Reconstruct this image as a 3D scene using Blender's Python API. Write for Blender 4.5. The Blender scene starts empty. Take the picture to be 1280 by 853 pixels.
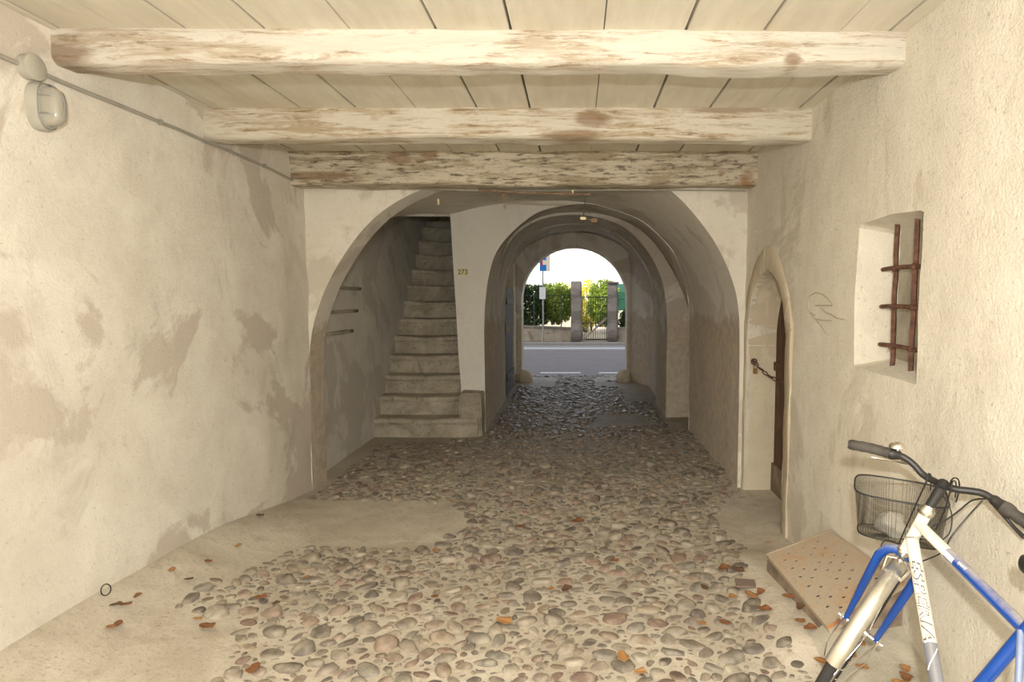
import bpy, bmesh, math, random
import numpy as np
from mathutils import Vector, Matrix, noise
random.seed(7)
rng = np.random.default_rng(7)
COL = bpy.context.scene.collection
PI = math.pi

# ------------------------------------------------------------------ helpers
def link(name, me, mat=None, parent=None, smooth=False):
    o = bpy.data.objects.new(name, me)
    COL.objects.link(o)
    if mat is not None:
        for m in (mat if isinstance(mat, (list, tuple)) else [mat]):
            me.materials.append(m)
    if smooth:
        me.polygons.foreach_set('use_smooth', [True] * len(me.polygons))
    if parent is not None:
        o.parent = parent
    return o

def mesh(name, V, F, mat=None, parent=None, smooth=False):
    me = bpy.data.meshes.new(name)
    me.from_pydata([tuple(v) for v in V], [], F)
    me.update()
    o = link(name, me, mat, parent, smooth)
    if parent is not None:          # geometry is given in world space
        L = parent_loc(parent)
        if L.length > 0:
            me.transform(Matrix.Translation(-L))
    return o

def parent_loc(p):
    L = Vector((0, 0, 0))
    while p is not None:
        L += p.location
        p = p.parent
    return L

def thing(name, label, cat, loc, group=None):
    o = bpy.data.objects.new(name, None)
    o.empty_display_size = .05
    COL.objects.link(o)
    o.location = loc
    return tag(o, label, cat, group)

def tag(o, label, cat, group=None, kind=None):
    o['label'] = label
    o['category'] = cat
    if group: o['group'] = group
    if kind: o['kind'] = kind
    return o

def struct(o, label=None):
    o['kind'] = 'structure'
    if label: o['label'] = label
    return o

class MB:
    """collects shapes in world space, builds one mesh"""
    def __init__(s): s.V = []; s.F = []
    def add(s, V, F):
        b = len(s.V); s.V += [tuple(v) for v in V]; s.F += [tuple(i + b for i in f) for f in F]; return s
    def box(s, a, b):
        x0, y0, z0 = a; x1, y1, z1 = b
        return s.add([(x0,y0,z0),(x1,y0,z0),(x1,y1,z0),(x0,y1,z0),(x0,y0,z1),(x1,y0,z1),(x1,y1,z1),(x0,y1,z1)],
                     [(0,3,2,1),(4,5,6,7),(0,1,5,4),(1,2,6,5),(2,3,7,6),(3,0,4,7)])
    def tube(s, pts, r, n=10, closed=False, caps=True):
        P = [Vector(p) for p in pts]; m = len(P)
        R = r if isinstance(r, (list, tuple)) else [r] * m
        T = []
        for i in range(m):
            if closed: t = P[(i + 1) % m] - P[i - 1]
            elif i == 0: t = P[1] - P[0]
            elif i == m - 1: t = P[-1] - P[-2]
            else: t = P[i + 1] - P[i - 1]
            T.append(t.normalized())
        up = Vector((0, 0, 1)) if abs(T[0].z) < .9 else Vector((1, 0, 0))
        N = (up - T[0] * up.dot(T[0])).normalized()
        V = []
        for i in range(m):
            N = (N - T[i] * N.dot(T[i])).normalized()
            B = T[i].cross(N)
            for k in range(n):
                a = 2 * PI * k / n
                V.append(P[i] + (N * math.cos(a) + B * math.sin(a)) * R[i])
        F = []
        for i in range(m if closed else m - 1):
            j = (i + 1) % m
            for k in range(n):
                l = (k + 1) % n
                F.append((i * n + k, i * n + l, j * n + l, j * n + k))
        if caps and not closed:
            F.append(tuple(range(n - 1, -1, -1))); F.append(tuple((m - 1) * n + k for k in range(n)))
        return s.add(V, F)
    def ball(s, c, r, nu=14, nv=9):
        rx, ry, rz = r if isinstance(r, (list, tuple)) else (r, r, r)
        V = [(c[0], c[1], c[2] - rz)]
        for j in range(1, nv):
            t = -PI / 2 + PI * j / nv
            for i in range(nu):
                a = 2 * PI * i / nu
                V.append((c[0] + rx * math.cos(t) * math.cos(a), c[1] + ry * math.cos(t) * math.sin(a), c[2] + rz * math.sin(t)))
        V.append((c[0], c[1], c[2] + rz)); L = len(V) - 1; F = []
        for i in range(nu):
            F.append((0, 1 + (i + 1) % nu, 1 + i)); F.append((L, L - nu + i, L - nu + (i + 1) % nu))
        for j in range(nv - 2):
            for i in range(nu):
                a = 1 + j * nu; F.append((a + i, a + (i + 1) % nu, a + nu + (i + 1) % nu, a + nu + i))
        return s.add(V, F)
    def prism(s, pts, d):
        """planar polygon (3-D points) extruded by vector d"""
        n = len(pts); d = Vector(d)
        V = [Vector(p) for p in pts] + [Vector(p) + d for p in pts]
        F = [tuple(range(n - 1, -1, -1)), tuple(range(n, 2 * n))] + [(i, (i + 1) % n, n + (i + 1) % n, n + i) for i in range(n)]
        return s.add(V, F)
    def build(s, name, mat, parent=None, smooth=False, bevel=0):
        o = mesh(name, s.V, s.F, mat, parent, smooth)
        bm = bmesh.new(); bm.from_mesh(o.data)
        bmesh.ops.recalc_face_normals(bm, faces=bm.faces)
        if bevel:
            bmesh.ops.bevel(bm, geom=bm.edges[:], offset=bevel, segments=2, affect='EDGES', clamp_overlap=True)
        bm.to_mesh(o.data); bm.free()
        if smooth:
            o.data.polygons.foreach_set('use_smooth', [True] * len(o.data.polygons))
            try: o.data.set_sharp_from_angle(angle=math.radians(50))
            except Exception: pass
        return o

def fbm(x, y, z, sc, amp):
    return amp * (noise.noise(Vector((x, y, z)) * sc) + .5 * noise.noise(Vector((x + 9, y - 4, z)) * sc * 2.3))

# ------------------------------------------------------------------ camera geometry
FPX = 750.0; PHI = math.atan(54 / 750)
CAM = Vector((0, 0, 1.5))
def at(px, py, D):
    """world point seen at photo pixel px,py at distance D (world y)"""
    a = (px - 720) / FPX; b = (426.5 - py) / FPX
    v = Vector((a, math.cos(PHI) + b * math.sin(PHI), -math.sin(PHI) + b * math.cos(PHI)))
    return CAM + v * (D / v.y)
def onx(px, py, X):
    v = at(px, py, 1.0) - CAM
    return CAM + v * (X / v.x)

# ------------------------------------------------------------------ materials
def newmat(name):
    m = bpy.data.materials.new(name); m.use_nodes = True
    nt = m.node_tree; bs = nt.nodes['Principled BSDF']
    return m, nt, bs
def N(nt, t, **kw):
    n = nt.nodes.new(t)
    for k, v in kw.items():
        if k in n.inputs.keys() if isinstance(k, str) else False: n.inputs[k].default_value = v
        else: setattr(n, k, v)
    return n
def coords(nt, scale=(1, 1, 1), loc=(0, 0, 0)):
    tc = nt.nodes.new('ShaderNodeTexCoord'); mp = nt.nodes.new('ShaderNodeMapping')
    mp.inputs['Scale'].default_value = scale; mp.inputs['Location'].default_value = loc
    nt.links.new(tc.outputs['Object'], mp.inputs['Vector']); return mp.outputs['Vector']
def tex(nt, vec, scale, detail=4, rough=.55, dist=0):
    n = nt.nodes.new('ShaderNodeTexNoise'); n.inputs['Scale'].default_value = scale
    n.inputs['Detail'].default_value = detail; n.inputs['Roughness'].default_value = rough
    n.inputs['Distortion'].default_value = dist
    nt.links.new(vec, n.inputs['Vector']); return n.outputs['Fac']
def ramp(nt, fac, a, b):
    n = nt.nodes.new('ShaderNodeMapRange'); n.inputs['From Min'].default_value = a; n.inputs['From Max'].default_value = b
    nt.links.new(fac, n.inputs['Value']); return n.outputs['Result']
def mix(nt, fac, A, B, blend='MIX'):
    n = nt.nodes.new('ShaderNodeMix'); n.data_type = 'RGBA'; n.blend_type = blend
    for s, v in ((n.inputs[0], fac), (n.inputs[6], A), (n.inputs[7], B)):
        if isinstance(v, (tuple, list)): s.default_value = (*v[:3], 1)
        elif isinstance(v, (int, float)): s.default_value = v
        else: nt.links.new(v, s)
    return n.outputs[2]
def mth(nt, op, a, b):
    n = nt.nodes.new('ShaderNodeMath'); n.operation = op; n.use_clamp = True
    for s, v in ((n.inputs[0], a), (n.inputs[1], b)):
        if isinstance(v, (int, float)): s.default_value = v
        else: nt.links.new(v, s)
    return n.outputs[0]
def sepc(nt, vec):
    n = nt.nodes.new('ShaderNodeSeparateXYZ'); nt.links.new(vec, n.inputs[0]); return n.outputs
def bump(nt, bs, h, strength, dist=.01, prev=None):
    n = nt.nodes.new('ShaderNodeBump'); n.inputs['Strength'].default_value = strength; n.inputs['Distance'].default_value = dist
    nt.links.new(h, n.inputs['Height'])
    if prev is not None: nt.links.new(prev, n.inputs['Normal'])
    nt.links.new(n.outputs[0], bs.inputs['Normal']); return n.outputs[0]

def simple(name, c, rough=.6, metal=0, var=.12, vs=12, bmp=0, bs_=40, spec=None):
    m, nt, bs = newmat(name)
    v = coords(nt); f = ramp(nt, tex(nt, v, vs), .3, .7)
    col = mix(nt, f, tuple(x * (1 - var) for x in c), tuple(min(1, x * (1 + var)) for x in c))
    nt.links.new(col, bs.inputs['Base Color'])
    bs.inputs['Roughness'].default_value = rough; bs.inputs['Metallic'].default_value = metal
    if spec is not None: bs.inputs['Specular IOR Level'].default_value = spec
    if bmp: bump(nt, bs, tex(nt, v, bs_), bmp, .005)
    return m

def plaster(name, base, light, patch, grey, fine=90, bstr=.5, seed=0, patch_lo=.52, low=None, low_h=1.3, pits=0.0):
    m, nt, bs = newmat(name)
    v = coords(nt, loc=(seed, seed * 1.7, seed * .6))
    w = coords(nt)
    n1 = tex(nt, v, 1.1, 6, .62, .6); n2 = tex(nt, v, 3.3, 7, .65, .3); n3 = tex(nt, v, 14, 6, .65)
    c = mix(nt, ramp(nt, n2, .35, .65), base, light)
    c = mix(nt, ramp(nt, n1, patch_lo, patch_lo + .035), c, patch)
    nn = tex(nt, coords(nt, (1, 1, .45), (seed + 5, 3, 1)), 2.2, 8, .7, .8)
    c = mix(nt, mth(nt, 'MULTIPLY', ramp(nt, nn, .56, .72), .75), c, grey)
    c = mix(nt, mth(nt, 'MULTIPLY', ramp(nt, n3, .55, .8), .35), c, grey)
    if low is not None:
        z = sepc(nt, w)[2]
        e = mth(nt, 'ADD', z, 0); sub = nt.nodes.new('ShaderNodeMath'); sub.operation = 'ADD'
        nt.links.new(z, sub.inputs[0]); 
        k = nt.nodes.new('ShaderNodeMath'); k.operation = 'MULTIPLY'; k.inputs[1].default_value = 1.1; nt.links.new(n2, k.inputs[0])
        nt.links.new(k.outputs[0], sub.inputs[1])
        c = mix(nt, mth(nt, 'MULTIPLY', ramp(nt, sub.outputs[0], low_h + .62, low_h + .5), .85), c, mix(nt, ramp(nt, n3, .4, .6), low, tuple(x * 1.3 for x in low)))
    # fine dirt specks
    sp = tex(nt, v, 55, 3, .6)
    c = mix(nt, mth(nt, 'MULTIPLY', ramp(nt, sp, .62, .74), .45 + pits), c, tuple(x * .55 for x in base))
    nt.links.new(c, bs.inputs['Base Color'])
    bs.inputs['Roughness'].default_value = .9; bs.inputs['Specular IOR Level'].default_value = .2
    b1 = bump(nt, bs, tex(nt, v, fine, 5, .75), bstr, .009)
    bump(nt, bs, n3, bstr * .5, .012, b1)
    return m

M = {}
M['left'] = plaster('lime_plaster_left', (.72,.665,.575), (.82,.78,.69), (.62,.555,.475), (.50,.455,.39), seed=2.3, bstr=.5, patch_lo=.53)
M['right'] = plaster('roughcast_right', (.74,.68,.56), (.82,.765,.645), (.67,.605,.49), (.56,.50,.40), fine=75, bstr=.9, seed=7.1, patch_lo=.57, pits=.3)
M['back'] = plaster('plaster_back', (.77,.715,.61), (.83,.78,.68), (.66,.60,.50), (.47,.41,.33), seed=4.4, bstr=.4, patch_lo=.55)
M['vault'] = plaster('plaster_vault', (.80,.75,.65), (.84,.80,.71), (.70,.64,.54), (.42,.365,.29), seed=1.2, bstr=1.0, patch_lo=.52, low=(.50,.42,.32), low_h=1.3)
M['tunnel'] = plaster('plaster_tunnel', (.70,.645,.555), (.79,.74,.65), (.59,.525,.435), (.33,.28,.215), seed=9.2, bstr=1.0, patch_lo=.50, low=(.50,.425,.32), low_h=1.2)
M['stairwall'] = plaster('plaster_stairwell', (.62,.595,.54), (.70,.675,.615), (.55,.52,.465), (.44,.41,.36), seed=3.2, bstr=.35)
M['white'] = plaster('plaster_white', (.76,.73,.65), (.80,.775,.70), (.73,.695,.61), (.66,.62,.54), seed=12.2, bstr=.2, patch_lo=.62)
M['stone_trim'] = plaster('sandstone', (.60,.52,.385), (.66,.58,.43), (.54,.455,.33), (.45,.37,.265), seed=6.2, bstr=.35)
M['concrete'] = plaster('worn_concrete', (.42,.38,.30), (.52,.47,.37), (.34,.29,.22), (.26,.22,.17), seed=15, bstr=.6)
M['facade'] = simple('facade_render', (.5,.44,.36), .9)
def stair_mat():
    m, nt, bs = newmat('worn_stone_step')
    v = coords(nt, (1, 1, 1)); n = tex(nt, v, 3.5, 8, .7, .5); n2 = tex(nt, v, 26, 5, .7)
    c = mix(nt, ramp(nt, n, .35, .65), (.29,.255,.19), (.53,.47,.36))
    c = mix(nt, ramp(nt, n2, .56, .7), c, (.19,.165,.12))
    nt.links.new(c, bs.inputs['Base Color']); bs.inputs['Roughness'].default_value = .85
    b1 = bump(nt, bs, n2, .6, .01); bump(nt, bs, n, .5, .02, b1); return m
M['stair'] = stair_mat()
def beam_mat(name, paint, wood, dark, lo, hi, seed, zdark=None, knots=()):
    m, nt, bs = newmat(name)
    v = coords(nt, (1.0, 12, 12), (seed, 0, 0)); g = tex(nt, v, 2.4, 9, .75, .5)
    v2 = coords(nt, (1, 2, 2), (seed + 3, 1, 0)); p = tex(nt, v2, 1.6, 6, .65, .5)
    c = mix(nt, ramp(nt, g, .35, .6), tuple(x * .86 for x in paint), paint)
    a = nt.nodes.new('ShaderNodeMath'); a.operation = 'MULTIPLY_ADD'; a.inputs[1].default_value = .55
    nt.links.new(p, a.inputs[0]); nt.links.new(g, a.inputs[2])
    fac = ramp(nt, a.outputs[0], lo, hi)
    c = mix(nt, fac, c, wood)
    d = tex(nt, coords(nt, (2.5, 14, 14), (seed + 8, 0, 0)), 3, 8, .75, .2)
    c = mix(nt, mth(nt, 'MULTIPLY', ramp(nt, d, .52, .60), fac if zdark is None else .9), c, dark)
    k = tex(nt, coords(nt, (1.3, 1.3, 1.3), (seed + 1.5, 0, 0)), 2.1, 3)
    c = mix(nt, mth(nt, 'MULTIPLY', ramp(nt, k, .66, .74), .8), c, (.33,.17,.075))
    for (kx, ky, kz, rx, rz) in knots:       # brown stains and knots that belong to the timber
        kv = coords(nt, (1 / rx, .02, 1 / rz), (-kx / rx, 0, -kz / rz))
        ln = nt.nodes.new('ShaderNodeVectorMath'); ln.operation = 'LENGTH'; nt.links.new(kv, ln.inputs[0])
        ad = nt.nodes.new('ShaderNodeMath'); ad.operation = 'MULTIPLY_ADD'; ad.inputs[1].default_value = 1.6
        nt.links.new(d, ad.inputs[0]); nt.links.new(ln.outputs['Value'], ad.inputs[2])
        c = mix(nt, mth(nt, 'MULTIPLY', ramp(nt, ad.outputs[0], 1.75, 1.35), .7), c, (.24,.145,.075))
    nt.links.new(c, bs.inputs['Base Color']); bs.inputs['Roughness'].default_value = .85
    b1 = bump(nt, bs, g, .7, .012); bump(nt, bs, d, .4, .006, b1)
    return m
M['beam1'] = beam_mat('whitewashed_beam', (.72,.68,.59), (.50,.42,.32), (.33,.25,.165), .76, .86, 0, None, ((-2.12, 0, 2.5, .16, .06), (.9, 0, 2.49, .05, .03)))
M['beam2'] = beam_mat('whitewashed_beam_worn', (.72,.67,.56), (.46,.37,.25), (.27,.19,.11), .74, .86, 6.4, None, ((.10, 0, 2.54, .13, .06), (-.02, 0, 2.45, .22, .035), (.9, 0, 2.59, .35, .03)))
M['beam3'] = beam_mat('flaking_beam', (.68,.61,.48), (.38,.31,.21), (.14,.10,.065), .72, .84, 13.1, True, ((-1.33, 0, 2.55, .12, .07), (-1.95, 0, 2.42, .35, .04), (-1.1, 0, 2.58, .08, .05)))
def plank_mat():
    m, nt, bs = newmat('ceiling_planks')
    v = coords(nt, (5, .8, 5)); g = tex(nt, v, 2.5, 7, .65, .3); p = tex(nt, coords(nt), 1.5, 5, .6)
    c = mix(nt, ramp(nt, g, .35, .65), (.60,.555,.455), (.70,.655,.55))
    c = mix(nt, mth(nt, 'MULTIPLY', ramp(nt, p, .5, .75), .6), c, (.56,.49,.36))
    nt.links.new(c, bs.inputs['Base Color']); bs.inputs['Roughness'].default_value = .8
    bump(nt, bs, g, .3, .006); return m
M['plank'] = plank_mat()
M['gap'] = simple('dark_gap', (.05,.04,.03), .9)

def floor_mat():
    m, nt, bs = newmat('sandy_mortar')
    v = coords(nt); n = tex(nt, v, 2.3, 7, .65, .4); f = tex(nt, v, 60, 4, .7); g = tex(nt, v, 9, 6, .7)
    c = mix(nt, ramp(nt, n, .35, .65), (.47,.41,.32), (.64,.58,.475))
    c = mix(nt, mth(nt, 'MULTIPLY', ramp(nt, g, .52, .7), .6), c, (.34,.28,.20))
    c = mix(nt, mth(nt, 'MULTIPLY', ramp(nt, f, .56, .7), .6), c, (.25,.20,.14))
    y = sepc(nt, v)[1]; s = nt.nodes.new('ShaderNodeMath'); s.operation = 'MULTIPLY_ADD'; s.inputs[1].default_value = 2.2
    nt.links.new(n, s.inputs[0]); nt.links.new(y, s.inputs[2])
    wet = ramp(nt, s.outputs[0], 5.9, 8.6)
    c = mix(nt, mth(nt, 'MULTIPLY', wet, .8), c, mix(nt, ramp(nt, g, .4, .6), (.17,.14,.10), (.33,.275,.20)))
    nt.links.new(c, bs.inputs['Base Color'])
    r = nt.nodes.new('ShaderNodeMapRange'); nt.links.new(wet, r.inputs['Value']); r.inputs['To Min'].default_value = .95; r.inputs['To Max'].default_value = .62
    nt.links.new(r.outputs[0], bs.inputs['Roughness'])
    b1 = bump(nt, bs, f, .5, .006); bump(nt, bs, g, .5, .02, b1); return m
M['floor'] = floor_mat()
def cobble_mat():
    m, nt, bs = newmat('river_cobbles')
    at_ = nt.nodes.new('ShaderNodeAttribute'); at_.attribute_name = 'tone'
    v = coords(nt); f = tex(nt, v, 45, 5, .7); n = tex(nt, v, 2.3, 7, .65, .4); g = tex(nt, v, 14, 4)
    c = mix(nt, ramp(nt, f, .35, .65), at_.outputs['Color'], mix(nt, .45, at_.outputs['Color'], (.12,.1,.08)))
    # sand dust lying on the stones in the dry front part
    y = sepc(nt, v)[1]; s = nt.nodes.new('ShaderNodeMath'); s.operation = 'MULTIPLY_ADD'; s.inputs[1].default_value = 2.2
    nt.links.new(n, s.inputs[0]); nt.links.new(y, s.inputs[2])
    wet = ramp(nt, s.outputs[0], 6.0, 8.4)
    inv = nt.nodes.new('ShaderNodeMath'); inv.operation = 'SUBTRACT'; inv.inputs[0].default_value = 1; nt.links.new(wet, inv.inputs[1])
    d = mth(nt, 'MULTIPLY', inv.outputs[0], ramp(nt, g, .42, .72))
    c = mix(nt, mth(nt, 'MULTIPLY', d, .75), c, (.50,.43,.325))
    c = mix(nt, mth(nt, 'MULTIPLY', wet, .4), c, (.14,.11,.08))
    nt.links.new(c, bs.inputs['Base Color'])
    r = nt.nodes.new('ShaderNodeMapRange'); nt.links.new(wet, r.inputs['Value']); r.inputs['To Min'].default_value = .62; r.inputs['To Max'].default_value = .14
    nt.links.new(r.outputs[0], bs.inputs['Roughness'])
    bump(nt, bs, f, .6, .006); return m
M['cobble'] = cobble_mat()
M['asphalt'] = simple('asphalt', (.215,.195,.20), .85, var=.08, vs=3, bmp=.3, bs_=90)
M['asphalt_edge'] = simple('asphalt_kerbside', (.30,.30,.315), .85, var=.08, vs=5)
M['road_paint'] = simple('road_paint', (.75,.75,.73), .7, var=.08)
M['pavement'] = simple('pavement', (.33,.31,.29), .85)
M['pillar'] = plaster('weathered_pillar', (.27,.24,.215), (.33,.30,.27), (.21,.185,.165), (.15,.13,.115), seed=20, bstr=.6)
M['lowwall'] = plaster('garden_wall', (.33,.28,.22), (.42,.37,.3), (.24,.2,.155), (.16,.135,.11), seed=23, bstr=.6)
M['fence'] = simple('painted_fence_steel', (.045,.075,.06), .5, .2)
M['gate'] = simple('gate_green_steel', (.04,.05,.035), .5, .2)
M['galv'] = simple('galvanised', (.35,.36,.36), .45, .7)
M['blue'] = simple('sign_blue', (.0,.22,.72), .4, var=.03)
M['cream'] = simple('sign_cream', (.85,.78,.6), .5, var=.03)
M['red'] = simple('sign_red', (.6,.02,.06), .4, var=.03)
M['whitep'] = simple('white_plate', (.72,.74,.76), .5, var=.05)
M['awning'] = simple('green_awning', (.008,.07,.04), .7)
M['garden'] = simple('garden_soil', (.42,.36,.25), .95)
M['path'] = simple('garden_path', (.6,.5,.38), .9)
M['hill'] = simple('hazy_hill', (.8,.78,.7), 1, var=.05, vs=.02)  # distance haze is put into this pale base colour
def leafmat(name, a, b, tr=.35):
    m, nt, bs = newmat(name)
    f = tex(nt, coords(nt), 5, 3); c = mix(nt, ramp(nt, f, .35, .65), a, b)
    nt.links.new(c, bs.inputs['Base Color']); bs.inputs['Roughness'].default_value = .55
    t = nt.nodes.new('ShaderNodeBsdfTranslucent'); nt.links.new(c, t.inputs[0])
    ms = nt.nodes.new('ShaderNodeMixShader'); ms.inputs[0].default_value = tr
    out = nt.nodes['Material Output']
    nt.links.new(bs.outputs[0], ms.inputs[1]); nt.links.new(t.outputs[0], ms.inputs[2]); nt.links.new(ms.outputs[0], out.inputs[0]); return m
M['hedge'] = leafmat('hedge_leaves', (.022,.05,.012), (.055,.10,.02))
M['hedge2'] = leafmat('light_leaves', (.2,.3,.05), (.36,.45,.08))
M['yellow'] = leafmat('yellow_blossom', (.72,.62,.04), (.75,.75,.12))
M['pipe'] = simple('grey_conduit', (.36,.34,.29), .6, bmp=.1)
M['rusty'] = simple('rusty_iron', (.13,.06,.038), .8, .2, var=.5, vs=30, bmp=.6)
M['rustpipe'] = simple('rusty_rod', (.24,.16,.1), .8, .1, var=.3, vs=20, bmp=.4)
M['lampgrey'] = simple('lamp_grey', (.43,.41,.35), .55)
def glassmat():
    m, nt, bs = newmat('dusty_lamp_glass')
    bs.inputs['Base Color'].default_value = (.55,.52,.44,1); bs.inputs['Roughness'].default_value = .18
    bs.inputs['Transmission Weight'].default_value = .35; return m
M['lampglass'] = glassmat()
M['chrome'] = simple('chrome', (.75,.73,.68), .22, 1, var=.1)
M['silver'] = simple('silver_fender', (.68,.65,.57), .33, .85, var=.12, vs=25)
M['black'] = simple('black_plastic', (.018,.017,.016), .45, var=.3)
M['grip'] = simple('dusty_grip', (.05,.043,.036), .75, var=.4, vs=25)
M['tyre'] = simple('tyre_rubber', (.035,.033,.03), .85, bmp=.5, bs_=140)
def paint(name, c, dust=(.45,.40,.32), amount=.6):
    m, nt, bs = newmat(name)
    g = nt.nodes.new('ShaderNodeNewGeometry'); z = sepc(nt, g.outputs['Normal'])[2]
    v = coords(nt); f = tex(nt, v, 18, 5, .7)
    a = mth(nt, 'MULTIPLY', ramp(nt, z, .35, .95), amount); a = mth(nt, 'MULTIPLY', a, ramp(nt, f, .2, .6))
    nt.links.new(mix(nt, a, c, dust), bs.inputs['Base Color'])
    bs.inputs['Roughness'].default_value = .3; bs.inputs['Coat Weight'].default_value = .3; return m
M['bblue'] = paint('bike_blue', (.006,.06,.31), amount=.8)
M['bwhite'] = paint('bike_white', (.78,.74,.62), amount=.2)
M['bgrey'] = paint('bike_grey', (.17,.18,.21), amount=.3)
M['dustblue'] = paint('bike_dusty_stay', (.12,.18,.33), amount=.6)
M['letter'] = simple('letter_white', (.80,.76,.64), .4, var=.02)
M['outline'] = simple('letter_outline', (.12,.12,.10), .5, var=.02)
def platemat():
    m, nt, bs = newmat('rusty_plate')
    v = coords(nt); n = tex(nt, v, 7, 7, .65, .5); f = tex(nt, v, 60, 3)
    c = mix(nt, ramp(nt, n, .48, .68), (.47,.39,.29), (.50,.34,.21))
    c = mix(nt, mth(nt, 'MULTIPLY', ramp(nt, f, .55, .75), .4), c, (.24,.15,.09))
    nt.links.new(c, bs.inputs['Base Color']); bs.inputs['Roughness'].default_value = .7; bs.inputs['Metallic'].default_value = .1
    bump(nt, bs, n, .2, .01); return m
M['plate'] = platemat()
M['hatchside'] = simple('dirty_rusty_side', (.24,.18,.125), .9, var=.4, vs=14, bmp=.6)
M['hole'] = simple('hole_rim_rust', (.12,.05,.025), .9)
M['rustedge'] = simple('orange_rust', (.42,.17,.06), .8, var=.3, vs=30)
def woodmat(name, a, b):
    m, nt, bs = newmat(name)
    g = tex(nt, coords(nt, (20, 20, 1.6)), 1.5, 8, .7, .3); n = tex(nt, coords(nt), 5, 4)
    c = mix(nt, ramp(nt, g, .35, .65), a, b); c = mix(nt, ramp(nt, n, .55, .75), c, tuple(x * 1.6 for x in b))
    nt.links.new(c, bs.inputs['Base Color']); bs.inputs['Roughness'].default_value = .7; bump(nt, bs, g, .6, .01); return m
M['door'] = woodmat('old_brown_door', (.04,.018,.010), (.115,.05,.026))
M['doorlow'] = woodmat('weathered_door_foot', (.10,.08,.055), (.2,.15,.1))
M['darkdoor'] = woodmat('dark_gate_leaf', (.03,.028,.027), (.06,.055,.05))
M['brass'] = simple('brass_padlock', (.28,.17,.07), .5, .6)
M['leaf1'] = leafmat('leaf_brown', (.24,.10,.04), (.33,.15,.06), .15)
M['leaf2'] = leafmat('leaf_orange', (.42,.20,.07), (.52,.28,.11), .15)
M['leaf3'] = leafmat('leaf_dark', (.11,.06,.035), (.19,.11,.06), .1)
M['tile'] = simple('brown_tile', (.20,.15,.115), .8, bmp=.3)
M['enamel'] = simple('enamel_plate', (.80,.70,.38), .4, var=.05)
M['ink'] = simple('enamel_digits', (.07,.055,.035), .5)
M['scratch'] = simple('scratched_line', (.50,.42,.31), .9)

# ------------------------------------------------------------------ ground heights
def sm(a, b, t):
    t = max(0, min(1, (t - a) / (b - a))); return t * t * (3 - 2 * t)
def zf(x, y):
    z = -.02 - .06 * sm(2.2, 4.0, y) + .05 * sm(9, 11.2, y)
    if y < 4.2 and x > .6: z += .085 * sm(.72, 1.0, x) * (1 - sm(3.25, 3.75, y)) * sm(2.2, 2.5, y)
    if y < 5.2: z += .20 * math.exp(-max(0, x + 2.14) / .26) * (1 - sm(3.3, 5.0, y))
    z += .02 * math.exp(-max(0, 1.34 - x) / .18) * (1 - sm(6, 8, y))
    z += fbm(x, y, 0, 1.1, .012)
    if y > 11.6: z = z * (1 - sm(11.6, 12.3, y)) - .10 * sm(11.6, 12.3, y)
    return z

def grid(name, us, vs, f, mat, smooth=True, parent=None, flip=False):
    V = [f(u, v) for v in vs for u in us]; n = len(us)
    F = [(j*n+i, j*n+i+1, (j+1)*n+i+1, (j+1)*n+i) for j in range(len(vs)-1) for i in range(n-1)]
    if flip: F = [t[::-1] for t in F]
    return mesh(name, V, F, mat, parent, smooth)
lin = lambda a, b, n: [a + (b - a) * i / (n - 1) for i in range(n)]

fl = grid('floor', lin(-2.55, 1.75, 87), lin(-2.2, 12.3, 310), lambda x, y: (x, y, zf(x, y)), M['floor'])
struct(fl, 'sandy mortar floor of the passage')
# cobbles set in the floor: the floor's own surface
def in_bare(x, y):
    n = noise.noise(Vector((x * 1.3, y * 1.3, 3.3)))
    if 3.05 < y < 4.3 and x < -1.74 + .3 * n: return True   # bare strip along left wall
    if y < 3.05 and x < -1.93 + .2 * n: return True
    if y < 2.72 and x < -1.55 + .3 * n: return True
    if 3.65 < y < 4.55 and x < -.85 + .5 * n - .5 * abs(y - 4.1): return True       # sandy patch left
    if y < 3.6 and x > .90 + .12 * n + .06 * (y - 2.6): return True                    # cement by the hatch
    if 3.6 <= y < 4.6 and x > 1.08 + .2 * n: return True
    if 7.3 < y < 8.05 and .1 + .2 * n < x < .95: return True                         # cement patch
    if y > 10.35 and (y < 11.5) and n < .25 and abs(x) > .35: return True
    if y > 9 and x > .75: return True
    if x < -1.38 and y > 6.45: return True
    if x < -1.0 and y > 6.6: return True
    if n > .43 and random.random() < .6: return True
    return False
tv = [(0, 0, 1.0)]; SEG = 10
RING = [(.55, .97), (.84, .78), (.97, .36), (1.0, -.25)]
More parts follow.
